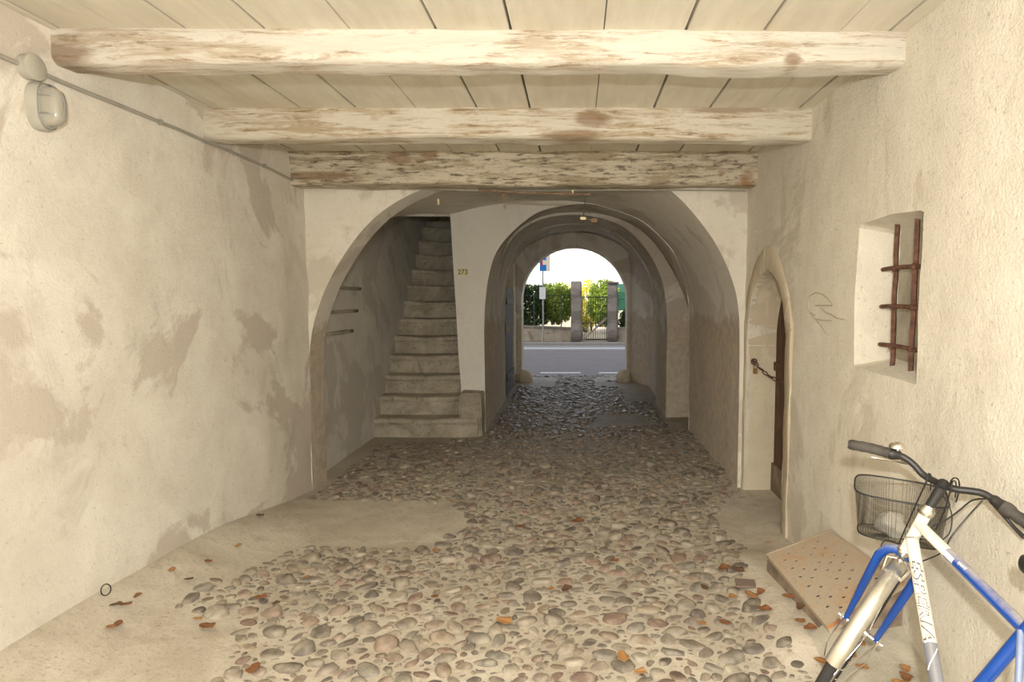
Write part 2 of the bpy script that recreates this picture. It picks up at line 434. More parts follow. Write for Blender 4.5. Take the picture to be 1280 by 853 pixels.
def make_cobbles():
    cell = .10; H = {}; S = []
    def ok(x, y, a, b, t):
        cx, cy = int(x // cell), int(y // cell)
        for i in range(cx - 2, cx + 3):
            for j in range(cy - 2, cy + 3):
                for (X, Y, A, B, T) in H.get((i, j), ()):
                    dx, dy = X - x, Y - y; d = math.hypot(dx, dy)
                    if d > A + a: continue
                    ph = math.atan2(dy, dx)
                    r1 = a * b / math.sqrt((b * math.cos(ph - t)) ** 2 + (a * math.sin(ph - t)) ** 2)
                    r2 = A * B / math.sqrt((B * math.cos(ph - T)) ** 2 + (A * math.sin(ph - T)) ** 2)
                    if d < (r1 + r2) * .93: return False
        return True
    for rnd, (n, lo, hi) in enumerate([(3500, .046, .072), (30000, .032, .050), (170000, .015, .034)]):
        for _ in range(n):
            x = random.uniform(-2.08, 1.33); y = random.uniform(1.2, 12.1)
            if x < -1.05 and y > 6.6: continue
            if y > 10.9 and abs(x) > 1.0: continue
            if y > 7 and (x > 1.12): continue
            a = random.uniform(lo, hi); b = a * random.uniform(.42, .85); t = random.gauss(0, .6)
            if in_bare(x, y): continue
            if ok(x, y, a, b, t):
                H.setdefault((int(x // cell), int(y // cell)), []).append((x, y, a, b, t)); S.append((x, y, a, b, t))
    V = []; F = []; Cc = []
    pal = [(.27,.225,.175), (.31,.26,.20), (.20,.17,.14), (.26,.175,.13), (.42,.37,.29), (.26,.235,.19), (.31,.235,.165), (.18,.15,.115), (.30,.205,.15)]
    for (x, y, a, b, t) in S:
        base = len(V); h = b * random.uniform(.30, .75); z0 = zf(x, y) - .004
        ct, st = math.cos(t), math.sin(t)
        pr = [1 + random.uniform(-.30, .14) for _ in range(SEG)]
        pr = [(pr[i] * 1.6 + pr[i - 1] * .4) / 2 for i in range(SEG)]
        tx, ty = random.uniform(-.5, .5), random.uniform(-.5, .7)
        col = random.choice(pal); k = random.uniform(.62, 1.12); col = (col[0]*k, col[1]*k, col[2]*k, 1)
        V.append((x, y, z0 + h))
        for (rr, hh) in RING:
            for i in range(SEG):
                an = 2 * PI * i / SEG; u = a * rr * pr[i] * math.cos(an); v = b * rr * pr[i] * math.sin(an)
                V.append((x + u * ct - v * st, y + u * st + v * ct, z0 + h * hh + tx * u * .5 + ty * v * .5 + (0 if hh > 0 else -.006)))
        for i in range(SEG): F.append((base, base + 1 + i, base + 1 + (i + 1) % SEG))
        for r in range(len(RING) - 1):
            o = base + 1 + r * SEG
            for i in range(SEG): j = (i + 1) % SEG; F.append((o + i, o + SEG + i, o + SEG + j, o + j))
        Cc += [col] * (1 + SEG * len(RING))
    o = mesh('cobblestones', V, F, M['cobble'], fl, True)
    a = o.data.color_attributes.new('tone', 'FLOAT_COLOR', 'POINT')
    a.data.foreach_set('color', np.array(Cc, dtype=np.float32).ravel())
    o['kind'] = 'stuff'; o['label'] = 'rounded river cobbles set in the floor'
    return len(S)
NC = make_cobbles(); print('cobbles', NC)

# ------------------------------------------------------------------ walls with holes
def inside(p, poly):
    x, y = p; c = False; n = len(poly)
    for i in range(n):
        x1, y1 = poly[i]; x2, y2 = poly[i - 1]
        if (y1 > y) != (y2 > y) and x < (x2 - x1) * (y - y1) / (y2 - y1) + x1: c = not c
    return c
def nearest(p, poly):
    best = None
    for i in range(len(poly)):
        ax, ay = poly[i]; bx, by = poly[(i + 1) % len(poly)]
        dx, dy = bx - ax, by - ay; L = dx * dx + dy * dy
        t = 0 if L == 0 else max(0, min(1, ((p[0] - ax) * dx + (p[1] - ay) * dy) / L))
        q = (ax + t * dx, ay + t * dy); d = math.hypot(q[0] - p[0], q[1] - p[1])
        if best is None or d < best[0]: best = (d, q)
    return best[1]
def holed(name, u0, u1, v0, v1, s, holes, f, mat, amp=.008, sc=2.0, ndir=(1, 0, 0)):
    """holes: list of (polygon, extrude vector or None, steps, shrink)"""
    nu = int(round((u1 - u0) / s)) + 1; nv = int(round((v1 - v0) / s)) + 1
    us = lin(u0, u1, nu); vs = lin(v0, v1, nv)
    P = [[us[i], vs[j]] for j in range(nv) for i in range(nu)]
    hid = {}; faces = []; removed = []
    for j in range(nv - 1):
        for i in range(nu - 1):
            c = ((us[i] + us[i + 1]) / 2, (vs[j] + vs[j + 1]) / 2); q = (j*nu+i, j*nu+i+1, (j+1)*nu+i+1, (j+1)*nu+i)
            h = next((k for k, H in enumerate(holes) if inside(c, H[0])), None)
            if h is None: faces.append(q)
            else: removed.append((q, h))
    kept = set(i for q in faces for i in q); snapped = {}
    for q, h in removed:
        for i in q:
            if i in kept and i not in snapped:
                snapped[i] = h
                p = nearest(P[i], holes[h][0])
                if math.hypot(p[0]-P[i][0], p[1]-P[i][1]) < s * 1.2: P[i] = list(p)
    idx = {k: n for n, k in enumerate(sorted(kept))}
    nd = Vector(ndir)
    V = [Vector(f(P[k][0], P[k][1])) for k in sorted(kept)]
    F = [tuple(idx[i] for i in q) for q in faces]
    bm = bmesh.new(); bv = [bm.verts.new(v) for v in V]
    for q in F: bm.faces.new([bv[i] for i in q])
    bm.verts.index_update()
    hv = {}
    for k, h in snapped.items(): hv.setdefault(h, set()).add(bv[idx[k]])
    for h, vset in hv.items():
        ex, steps = holes[h][1], holes[h][2]
        if ex is None: continue
        edges = [e for e in bm.edges if e.is_boundary and e.verts[0] in vset and e.verts[1] in vset]
        cen = Vector((0, 0, 0)); 
        for v in vset: cen += v.co
        cen /= len(vset)
        for st in range(steps):
            r = bmesh.ops.extrude_edge_only(bm, edges=edges)
            nv_ = [g for g in r['geom'] if isinstance(g, bmesh.types.BMVert)]
            edges = [g for g in r['geom'] if isinstance(g, bmesh.types.BMEdge) and all(v in nv_ for v in g.verts)]
            for v in nv_:
                v.co += Vector(ex) / steps
                if len(holes[h]) > 3: v.co += (cen - v.co).cross(Vector(ex).normalized()).cross(Vector(ex).normalized()) * -holes[h][3] / steps
    bmesh.ops.recalc_face_normals(bm, faces=bm.faces)
    for v in bm.verts:
        d = fbm(v.co.x, v.co.y, v.co.z, sc, amp) + fbm(v.co.x, v.co.y, v.co.z, sc * 5, amp * .25)
        v.co += nd * d
    me = bpy.data.meshes.new(name); bm.to_mesh(me); bm.free()
    o = link(name, me, mat, None, True)
    try: me.set_sharp_from_angle(angle=math.radians(42))
    except Exception: pass
    return o

XL, XR, YB = -2.16, 1.37, 4.85
# left wall (room)
struct(holed('wall_left', -2.2, YB, -.2, 2.75, .05, [], lambda y, z: (XL - .02 * sm(2, .2, z) * 0, y, z), M['left'], .02, 1.2), 'old lime plaster wall on the left')
# right wall: door and window openings (u=y, v=z)
def door_prof(y0=3.90, y1=4.78, spring=1.18, apex=1.70, n=12, base=-.3):
    L = [(y0, base), (y0, spring)]; c = (y0 + y1) / 2
    for i in range(1, n + 1):
        t = i / n; L.append((y0 + (c - y0) * (1 - math.cos(t * PI / 2)) * .96 + (c - y0) * .04 * t, spring + (apex - spring) * (math.sin(t * PI / 2) * .9 + .1 * t)))
    R = [(y1 + y0 - y, z) for (y, z) in L[:-1]][::-1]
    return L + R
DP = door_prof()
WP = [(2.40, 1.150), (2.93, 1.165), (2.95, 1.5), (2.93, 1.85), (2.66, 1.865), (2.39, 1.845), (2.405, 1.5)]
struct(holed('wall_right', -2.2, YB + .02, -.2, 2.75, .035, [(DP, (.30, 0, 0), 4), (WP, (.19, 0, 0), 3, .12)],
       lambda y, z: (XR, y, z), M['right'], .012, 1.6), 'roughcast plaster wall on the right')
# back wall of the room with the wide arch (u=x, v=z)
P1 = [(-2.17,-.3),(-2.17,.6),(-2.15,1.15),(-2.04,1.52),(-1.87,1.83),(-1.65,2.10),(-1.42,2.27),(-1.15,2.39),(-.8,2.49),(-.4,2.535),(0,2.53),(.4,2.47),(.74,2.36),(1.03,2.06),(1.20,1.78),(1.30,1.48),(1.325,1.1),(1.33,.5),(1.33,-.3)]
def resample(P, n):
    # smooth (Catmull-Rom) then arc-length resample
    Q = []
    m = len(P)
    for i in range(m - 1):
        p0 = P[max(0, i - 1)]; p1 = P[i]; p2 = P[i + 1]; p3 = P[min(m - 1, i + 2)]
        for k in range(10):
            t = k / 10
            Q.append(tuple(.5 * (2*p1[a] + (p2[a]-p0[a])*t + (2*p0[a]-5*p1[a]+4*p2[a]-p3[a])*t*t + (3*p1[a]-p0[a]-3*p2[a]+p3[a])*t**3) for a in (0, 1)))
    Q.append(P[-1])
    D = [0]
    for a, b in zip(Q, Q[1:]): D.append(D[-1] + math.dist(a, b))
    out = []
    for i in range(n):
        d = D[-1] * i / (n - 1)
        j = max(0, min(len(Q) - 2, next((k for k in range(len(D) - 1) if D[k + 1] >= d), len(D) - 2)))
        t = (d - D[j]) / max(1e-9, D[j + 1] - D[j]); out.append((Q[j][0] + (Q[j+1][0]-Q[j][0]) * t, Q[j][1] + (Q[j+1][1]-Q[j][1]) * t))
    return out
P1r = resample(P1, 90)
struct(holed('wall_back', -2.22, 1.46, -.2, 2.75, .04, [(P1r, None, 0)], lambda x, z: (x, YB, z), M['back'], .006, 2, (0, 1, 0)), 'plastered wall with wide arch')

def loft(name, A, B, y0, y1, mat, n=90, amp=.014, step=.08, label=None):
    A = resample(A, n) if len(A) != n else A; B = resample(B, n) if len(B) != n else B
    m = max(2, int(round((y1 - y0) / step)) + 1)
    V = []; F = []
    for j in range(m):
        t = j / (m - 1); y = y0 + (y1 - y0) * t
        for i in range(n):
            x = A[i][0] + (B[i][0] - A[i][0]) * t; z = A[i][1] + (B[i][1] - A[i][1]) * t
            k = math.sin(min(1, t * 6) * PI / 2) if amp else 0
            d = (fbm(x, y, z, 1.7, amp) + fbm(x, y, z, 7, amp * .3)) * k
            r = math.hypot(x, z - 1) + 1e-6
            V.append((x + d * x / r, y, z + d * (z - 1) / r))
    for j in range(m - 1):
        for i in range(n - 1): F.append((j*n+i, (j+1)*n+i, (j+1)*n+i+1, j*n+i+1))
    return struct(mesh(name, V, F, mat, None, True), label)
def annulus(name, A, B, y, mat, n=90):
    A = resample(A, n) if len(A) != n else A; B = resample(B, n) if len(B) != n else B
    V = [(p[0], y, p[1]) for p in A] + [(p[0], y, p[1]) for p in B]
    return struct(mesh(name, V, [(i, i+1, n+i+1, n+i) for i in range(n-1)], mat))

P1b = [(x * 1.012 + .004, z + (.018 if z > 1 else 0)) for x, z in P1]       # vault shell starts a finger wider than the front arch ring
P2 = [(-2.75,-.3),(-2.75,.6),(-2.75,1.2),(-2.72,1.7),(-2.62,2.1),(-2.45,2.3),(-2.15,2.42),(-1.8,2.47),(-1.45,2.47),(-1.05,2.55),(-.74,2.60),(-.3,2.625),(.1,2.60),(.40,2.53),(.737,2.40),(1.0,2.18),(1.17,1.95),(1.30,1.5),(1.33,1.0),(1.33,.5),(1.33,-.3)]
P1m = [(x, z) for x, z in P1]
loft('ceiling_arch', P1r, resample([(x * 1.0, z) for x, z in P1], 90), YB, YB + .28, M['vault'], amp=0, label='plastered soffit of the wide front arch')
rb = resample(P2, 90); ra = resample(P1b, 90)
tt = (.28) / (7.0 - YB)
mid = [(a[0] + (b[0]-a[0]) * tt, a[1] + (b[1]-a[1]) * tt) for a, b in zip(ra, rb)]
annulus('trim_1', resample(P1, 90), mid, YB + .28, M['vault'])
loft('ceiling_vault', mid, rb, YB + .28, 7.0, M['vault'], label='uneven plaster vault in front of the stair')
# tunnel
T1 = [(-1.07,-.3),(-1.07,.5),(-1.07,1.24),(-1.01,1.76),(-.877,2.10),(-.57,2.40),(-.33,2.52),(.1,2.58),(.40,2.53),(.737,2.42),(1.0,2.2),(1.2,1.95),(1.38,1.6),(1.5,1.2),(1.5,.5),(1.5,-.3)]
T1o = [(-1.07,-.3),(-1.07,.5),(-1.07,1.24),(-1.01,1.76),(-.877,2.10),(-.57,2.40),(-.33,2.52),(.1,2.58),(.40,2.52),(.737,2.39),(1.0,2.17),(1.17,1.94),(1.30,1.5),(1.33,1.0),(1.33,.5),(1.33,-.3)]
T3 = [(-1.09,-.3),(-1.09,.5),(-1.09,1.24),(-1.03,1.80),(-.86,2.22),(-.63,2.43),(-.31,2.55),(.05,2.57),(.36,2.52),(.64,2.40),(.88,2.17),(1.05,1.9),(1.15,1.6),(1.19,1.2),(1.19,.5),(1.19,-.3)]
T2 = [(-1.08,-.3),(-1.08,.5),(-1.08,1.24),(-1.03,1.80),(-.87,2.24),(-.64,2.46),(-.31,2.585),(.05,2.605),(.38,2.57),(.70,2.46),(.98,2.25),(1.2,1.95),(1.38,1.6),(1.5,1.2),(1.5,.5),(1.5,-.3)]
T4 = [(-1.22,-.3),(-1.22,.5),(-1.22,1.24),(-1.17,1.85),(-.95,2.30),(-.68,2.50),(-.31,2.62),(.05,2.64),(.38,2.60),(.70,2.48),(.98,2.27),(1.2,1.95),(1.38,1.6),(1.5,1.2),(1.5,.5),(1.5,-.3)]
T5 = [(-1.12,-.3),(-1.12,.5),(-1.12,1.24),(-1.10,1.85),(-.95,2.26),(-.70,2.47),(-.35,2.60),(.05,2.63),(.38,2.58),(.70,2.45),(.95,2.22),(1.12,1.95),(1.24,1.6),(1.28,1.2),(1.28,.5),(1.28,-.3)]
T6 = [(-1.09,-.3),(-1.09,.5),(-1.09,1.3),(-1.09,1.95),(-1.03,2.30),(-.78,2.54),(-.43,2.65),(.0,2.69),(.44,2.68),(.75,2.58),(.93,2.36),(.99,2.05),(1.0,1.6),(1.0,1.2),(1.0,.5),(1.0,-.3)]
# partition wall with the white pillar
hole_t = resample(T1o, 90)
hole_s = [(-2.9,-.4),(-1.352,-.4),(-1.352,.45),(-1.375,.8),(-1.40,1.4),(-1.43,2.0),(-1.45,2.5),(-1.46,3.0),(-1.46,3.4),(-2.9,3.4)]
struct(holed('wall_partition', -1.62, 1.66, -.2, 3.2, .03, [(hole_t, None, 0), (hole_s, (0, .35, 0), 3)], lambda x, z: (x, 7.0, z), M['white'], .007, 2.2, (0, 1, 0)), 'off-white plaster pier between stair and passage')
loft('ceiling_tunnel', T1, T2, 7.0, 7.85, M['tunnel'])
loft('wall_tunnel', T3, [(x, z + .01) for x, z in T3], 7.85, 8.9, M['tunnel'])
annulus('trim_2', T2, T3, 7.85, M['tunnel']); annulus('trim_3', T3, T4, 8.9, M['tunnel'])
T4b = [(-1.09 if (x < -1.05) else x, z) for x, z in T4]
T4c = [(-1.10,-.3),(-1.10,.5),(-1.10,1.24),(-1.06,1.83),(-.92,2.27),(-.66,2.48)] + T4[6:]
loft('ceiling_recess', T4c, T4c, 8.9, 9.3, M['tunnel']); annulus('trim_4', T4c, T4, 9.3, M['tunnel'])
loft('ceiling_recess_deep', T4, T4, 9.3, 9.6, M['tunnel'])
T5w = [(-1.22,-.3),(-1.22,.5),(-1.22,1.24),(-1.17,1.85),(-.97,2.28)] + T5[5:]
annulus('trim_5', T4, T5w, 9.6, M['tunnel'])
loft('ceiling_gate_bay', T5w, T5w, 9.6, 10.42, M['tunnel']); annulus('trim_6', T5w, T5, 10.42, M['tunnel'])
loft('wall_tunnel_end', T5, T6, 10.42, 11.0, M['tunnel'])
AR = [(-1.0,-.3),(-1.0,.6),(-1.0,1.45)] + [(-.03 - .97 * math.cos(a), 1.46 + .97 * math.sin(a)) for a in lin(.08, PI - .08, 22)] + [(.94,1.45),(.94,.6),(.94,-.3)]
struct(holed('wall_end', -1.4, 1.4, -.2, 3.2, .035, [(AR, (0, .45, 0), 4)], lambda x, z: (x, 11.0, z), M['tunnel'], .006, 2.4, (0, 1, 0)), 'mottled plaster wall around the street arch')

# stairwell walls
def wallgrid(name, f, us, vs, mat, label=None): return struct(grid(name, us, vs, f, mat), label)
wallgrid('wall_stair_left', lambda y, z: (-2.29 + fbm(0, y, z, 1.5, .012), y, z), lin(4.9, 9.8, 50), lin(-.2, 4.6, 48), M['stairwall'], 'grey plaster wall beside the stair')
wallgrid('wall_stair_right', lambda y, z: (-1.40 - .02 * z + fbm(3, y, z, 1.5, .01), y, z), lin(7.3, 9.8, 25), lin(-.2, 4.6, 48), M['stairwall'])
wallgrid('wall_stair_back', lambda x, z: (x, 9.75, z), lin(-2.5, -1.3, 10), lin(-.2, 4.6, 20), M['back'])
wallgrid('ceiling_stair', lambda x, y: (x, y, 4.5), lin(-2.5, -1.3, 5), lin(6.9, 9.8, 8), M['stairwall'])
wallgrid('wall_stair_over', lambda x, z: (x, 7.02, z), lin(-2.5, -1.4, 5), lin(2.44, 4.6, 8), M['stairwall'])

# building mass above and around the passage
hb = MB()
hb.box((-14, -2.3, -.3), (-2.75, 11.45, 12.6)); hb.box((1.9, -2.3, -.3), (8, 11.45, 12.6))
hb.box((-2.75, -2.3, 4.7), (1.9, 11.45, 12.6)); hb.box((-2.75, -2.3, 2.78), (1.9, 4.9, 4.7))
hb.box((-1.2, 4.9, 2.85), (1.9, 11.45, 4.7)); hb.box((-2.75, 9.9, -.3), (-1.25, 11.45, 4.7))
hb.box((1.62, 9.7, -.3), (1.9, 11.45, 2.85)); hb.box((-2.75, -2.3, -.3), (-2.2, -2.15, 2.78)); hb.box((1.42, -2.3, -.3), (1.9, -2.15, 2.78))
hb.box((-1.3, 11.05, -.3), (-1.02, 11.45, 2.85)); hb.box((.98, 11.05, -.3), (1.7, 11.45, 2.85)); hb.box((-1.1, 11.05, 2.5), (1.0, 11.45, 2.86))
struct(hb.build('wall_exterior', M['facade']))

# ceiling of planks (seams at measured places)
seams = [-2.3,-2.12,-1.86,-1.60,-1.28,-.93,-.575,-.27,.115,.455,.775,1.09,1.30,1.5]
cm = MB()
for i, (a, b) in enumerate(zip(seams, seams[1:])):
    g = .0045; dz = random.uniform(-.003, .003); w = .004 * math.sin(i * 2.1)
    cm.add([(a+g, -2.2, 2.60+dz), (b-g, -2.2, 2.60+dz), (b-g+w, 4.9, 2.60+dz), (a+g+w, 4.9, 2.60+dz), (a+g, -2.2, 2.64), (b-g, -2.2, 2.64), (b-g+w, 4.9, 2.64), (a+g+w, 4.9, 2.64)],
           [(0,3,2,1),(4,5,6,7),(0,1,5,4),(1,2,6,5),(2,3,7,6),(3,0,4,7)])
ce = cm.build('ceiling', M['plank'], bevel=.002); struct(ce, 'painted plank ceiling between the beams')
mesh('ceiling_gap_backing', [(-2.3,-2.2,2.645),(1.5,-2.2,2.645),(1.5,4.9,2.645),(-2.3,4.9,2.645)], [(0,1,2,3)], M['gap'], ce)

# ------------------------------------------------------------------ beams
def beam(y0, depth, h, mat, label, seed, skew=(0, 0)):
    x0, x1 = XL - .07, XR + .07; n = 110; V = []; F = []; K = []
    r = .035
    for (cx, cz, a0) in ((depth - r, h - .004, 90), (r, h - .004, 180)): pass
    prof = []
    for (cy, cz, a0) in ((r, r, 180), (depth - r, r, 270)):
        for k in range(6): a = math.radians(a0 + 90 * k / 5); prof.append((cy + r * math.cos(a), cz + r * math.sin(a)))
    prof += [(depth, h * .5), (depth, h), (depth * .5, h), (0, h), (0, h * .75), (0, h * .45)]
    m = len(prof)
    for i in range(n):
        t = i / (n - 1); x = x0 + (x1 - x0) * t; yy = y0 + skew[0] * (t - .5); zz = 2.603 - h + skew[1] * (t - .5)
        for (py, pz) in prof:
            lowf = 1 - pz / h
            d = fbm(x * 1.3 + seed, py * 5, pz * 5, 1.5, .012); e = fbm(x * 4 + seed, py * 18, pz * 18, 1.5, .004)
            V.append((x, yy + py + (d + e) * (1 if py < depth / 2 else -1), zz + pz + (d * 1.2 + e) * lowf))
    for i in range(n - 1):
        for k in range(m): l = (k + 1) % m; F.append((i*m+k, i*m+l, (i+1)*m+l, (i+1)*m+k))
    F.append(tuple(range(m))[::-1]); F.append(tuple((n-1)*m+k for k in range(m)))
    o = mesh('ceiling_beam', V, F, mat, None, True)
    bm = bmesh.new(); bm.from_mesh(o.data); bmesh.ops.recalc_face_normals(bm, faces=bm.faces); bm.to_mesh(o.data); bm.free()
    try: o.data.set_sharp_from_angle(angle=math.radians(45))
    except Exception: pass
    return tag(o, label, 'beam', 'timber ceiling beams')
beam(2.555, .17, .135, M['beam1'], 'whitewashed timber beam nearest the viewer, the longest in view', 0, (.03, 0))
beam(3.57, .17, .175, M['beam2'], 'whitewashed timber ceiling beam in the middle, with a brown knot stain', 5, (.0, 0))
beam(4.60, .20, .25, M['beam3'], 'flaking dark-stained timber beam directly above the wide arch', 11)

# ------------------------------------------------------------------ stair
st = thing('staircase', 'steep worn stone stair climbing left of the off-white pier', 'staircase', (-1.8, 6.7, -.08))
RS, TR = .22, .212
for k in range(1, 15):
    y0 = 6.7 + TR * (k - 1); z1 = -.08 + RS * k; xr = -1.115 if k <= 2 else (-1.36 if k == 3 else -1.395 - .01 * k)
    x0 = -2.30; n = 26; V = []; F = []
    # profile (y,z) of a step with an overhanging rounded nosing
    prof = [(y0 + .03, z1 - RS - .05), (y0 + .03, z1 - RS * .62), (y0 + .028, z1 - .075), (y0 + .004, z1 - .06), (y0 - .004, z1 - .035), (y0 + .002, z1 - .012), (y0 + .016, z1), (y0 + TR * .6, z1 - .002), (y0 + TR + .06, z1), (y0 + TR + .06, z1 - RS - .05)]
    m = len(prof)
    for i in range(n):
        t = i / (n - 1); x = x0 + (xr - x0) * t
        sag = -.018 * math.sin(PI * min(1, max(0, t))) ** 2
        for q, (py, pz) in enumerate(prof):
            d = fbm(x, py * 2, pz * 2 + k, 4, .007); nose = 1 if 3 <= q <= 7 else 0
            V.append((x, py + d + (.012 * math.sin(PI * t) if nose and q < 7 else 0), pz + d * .7 + sag * nose))
    for i in range(n - 1):
        for q in range(m): l = (q + 1) % m; F.append((i*m+q, i*m+l, (i+1)*m+l, (i+1)*m+q))
    F.append(tuple(range(m))[::-1]); F.append(tuple((n-1)*m+q for q in range(m)))
    o = mesh('step', V, F, M['stair'], st, True)
    bm = bmesh.new(); bm.from_mesh(o.data); bmesh.ops.recalc_face_normals(bm, faces=bm.faces); bm.to_mesh(o.data); bm.free()
    try: o.data.set_sharp_from_angle(angle=math.radians(60))
    except Exception: pass
def rough_block(name, a, b, mat, parent=None, sub=7, amp=.012, bev=.012, seed=0):
    bm = bmesh.new(); bmesh.ops.create_cube(bm, size=1)
    for v in bm.verts: v.co = Vector([a[i] + (b[i] - a[i]) * (v.co[i] + .5) for i in range(3)])
    if bev: bmesh.ops.bevel(bm, geom=bm.edges[:], offset=bev, segments=2, affect='EDGES')
    bmesh.ops.subdivide_edges(bm, edges=bm.edges[:], cuts=sub, use_grid_fill=True)
    for v in bm.verts:
        c = v.co; v.co = c + Vector((fbm(c.x + seed, c.y, c.z, 6, amp), fbm(c.x, c.y + 7 + seed, c.z, 6, amp), fbm(c.x, c.y, c.z + 3 + seed, 6, amp)))
    L = parent_loc(parent) if parent else Vector((0,0,0))
    me = bpy.data.meshes.new(name); bm.to_mesh(me); bm.free()
    if L.length: me.transform(Matrix.Translation(-L))
    return link(name, me, mat, parent, True)
tag(rough_block('stone_plinth', (-1.33, 6.76, -.14), (-1.075, 7.05, .415), M['stair']), 'rough stone plinth carrying the off-white pier beside the stair', 'plinth')
# three thin stone ledges on the stairwell wall
for i, (z, y0, y1, lb) in enumerate([(1.60, 5.75, 6.35, 'thin dark stone ledge on the stairwell wall, uppermost of three'),
                             (1.37, 5.45, 6.25, 'thin dark stone ledge on the stairwell wall, middle of three'),
                             (1.17, 5.45, 6.1, 'thin dark stone ledge on the stairwell wall, lowest of three')]):
    tag(rough_block('wall_ledge', (-2.33, y0, z - .02), (-2.262, y1, z + .012), M['stair'], sub=3, amp=.004, bev=.005, seed=i), lb, 'ledge', 'ledges on the stairwell wall')

# bumper stones at the street arch
for x, lb in ((-.93, 'rounded stone guard at the left foot of the street arch'), (.87, 'rounded stone guard at the right foot of the street arch')):
    b = MB().ball((0, 0, 0), (.14, .16, .17), 20, 14)
    z = zf(x, 10.95)
    b.V = [(x + v[0] * (1 + .15 * noise.noise(Vector(v) * 6)), 10.95 + v[1], z + .05 + v[2] + .008 * noise.noise(Vector(v) * 12)) for v in b.V]
    tag(b.build('guard_stone', M['stone_trim'], None, True), lb, 'stone', 'guard stones at the arch')

# dark gate leaf folded against the tunnel's left wall
dl = thing('gate_leaf', 'dark wooden gate leaf folded open against the left passage wall', 'door', (-1.12, 9.85, -.05))
mb = MB()
for i in range(6): y = 9.32 + i * .178; mb.box((-1.135, y, -.045), (-1.095, y + .172, 1.66))
mb.build('boards', M['darkdoor'], dl, bevel=.004)
for z in (.2, 1.4): MB().box((-1.094, 9.34, z), (-1.07, 10.36, z + .1)).build('rail', M['darkdoor'], dl, bevel=.004)
MB().box((-1.074, 9.33, .98), (-1.05, 9.39, 1.06)).build('latch', M['brass'], dl, bevel=.003)
# worn post at the end of the recess
tag(rough_block('stone_post', (-1.215, 10.37, -.05), (-1.075, 10.47, 2.05), M['stone_trim'], sub=5, amp=.006), 'narrow plaster-covered post behind the dark gate leaf', 'post')

# ------------------------------------------------------------------ stone door surround, door, chain
OP = door_prof(3.79, 4.86, 1.22, 1.88, 12)
def surround():
    inn = resample([(y, z) for y, z in DP], 100); out = resample([(y, z) for y, z in OP], 100)
    V = []; F = []
    joints = {18, 30, 41, 50, 59, 70, 82}
    mb = MB(); i0 = 0; segs = []
    js = [0, 27, 33, 49.0, 51, 67, 73, 99]
    js = [0, 31, 37, 50, 63, 69, 99]
    for a, b in zip(js, js[1:]):
        a, b = int(a), int(b); ids = list(range(a, b + 1))
        def P(L, i, e=0):
            return L[i]
        n = len(ids)
        base = len(mb.V)
        for q, i in enumerate(ids):
            yi, zi = inn[i]; yo, zo = out[i]
            if q == 0 and a > 0: # small joint gap
                yn, zn = inn[i+1]; yi += (yn-yi)*.25; zi += (zn-zi)*.25; yn, zn = out[i+1]; yo += (yn-yo)*.25; zo += (zn-zo)*.25
            x = XR - .010 + fbm(0, yi, zi, 5, .005)
            mb.V += [(x + .014, yo, zo), (x, yo + (yi-yo)*.10, zo + (zi-zo)*.12), (x, yi + (yo-yi)*.12, zi+(zo-zi)*.12), (x + .012, yi, zi), (XR + .27, yi + (.004 if yi > 4.35 else -.004) * -1, zi - .003), (XR + .27, yo, zo)]
        for q in range(n - 1):
            for e in range(6):
                f = (e + 1) % 6; mb.F.append((base+q*6+e, base+q*6+f, base+(q+1)*6+f, base+(q+1)*6+e))
        mb.F.append(tuple(base + e for e in range(6))); mb.F.append(tuple(base + (n-1)*6 + e for e in range(6)))
    o = mb.build('trim_door_surround', M['stone_trim'], None, True); return struct(o, 'pale stone surround of the small pointed door')
surround()
wallgrid('wall_door_recess', lambda y, z: (1.69, y, z), lin(3.8, 4.95, 4), lin(-.2, 1.9, 4), M['gap'])
# rear far reveal
dd = thing('door_1', 'dark brown plank door inside the pointed stone doorway', 'door', (1.62, 4.34, -.08)); dd['kind'] = 'structure'
del dd['category']
mb = MB(); dpr = door_prof(3.86, 4.82, 1.18, 1.72)
def ztop(y):
    zs = [z for (a, z), (b, z2) in zip(dpr, dpr[1:]) if min(a, b) <= y <= max(a, b)]
    return max(zs) if zs else 1.2
for i in range(6):
    y0 = 3.87 + i * .158; y1 = y0 + .153; t0, t1 = ztop(y0 + .002), ztop(y1 - .002)
    mb.prism([(1.60, y0, -.06), (1.60, y1, -.06), (1.60, y1, t1), (1.60, (y0+y1)/2, ztop((y0+y1)/2)), (1.60, y0, t0)], (.035, 0, 0))
mb.build('boards', M['door'], dd, bevel=.003)
mb = MB(); mb.box((1.58, 3.87, -.06), (1.602, 4.81, .17)); mb.build('foot_board', M['doorlow'], dd, bevel=.004)
mb = MB(); mb.box((1.582, 3.87, .92), (1.60, 4.81, .99)); mb.build('iron_strap', M['rusty'], dd, bevel=.003)
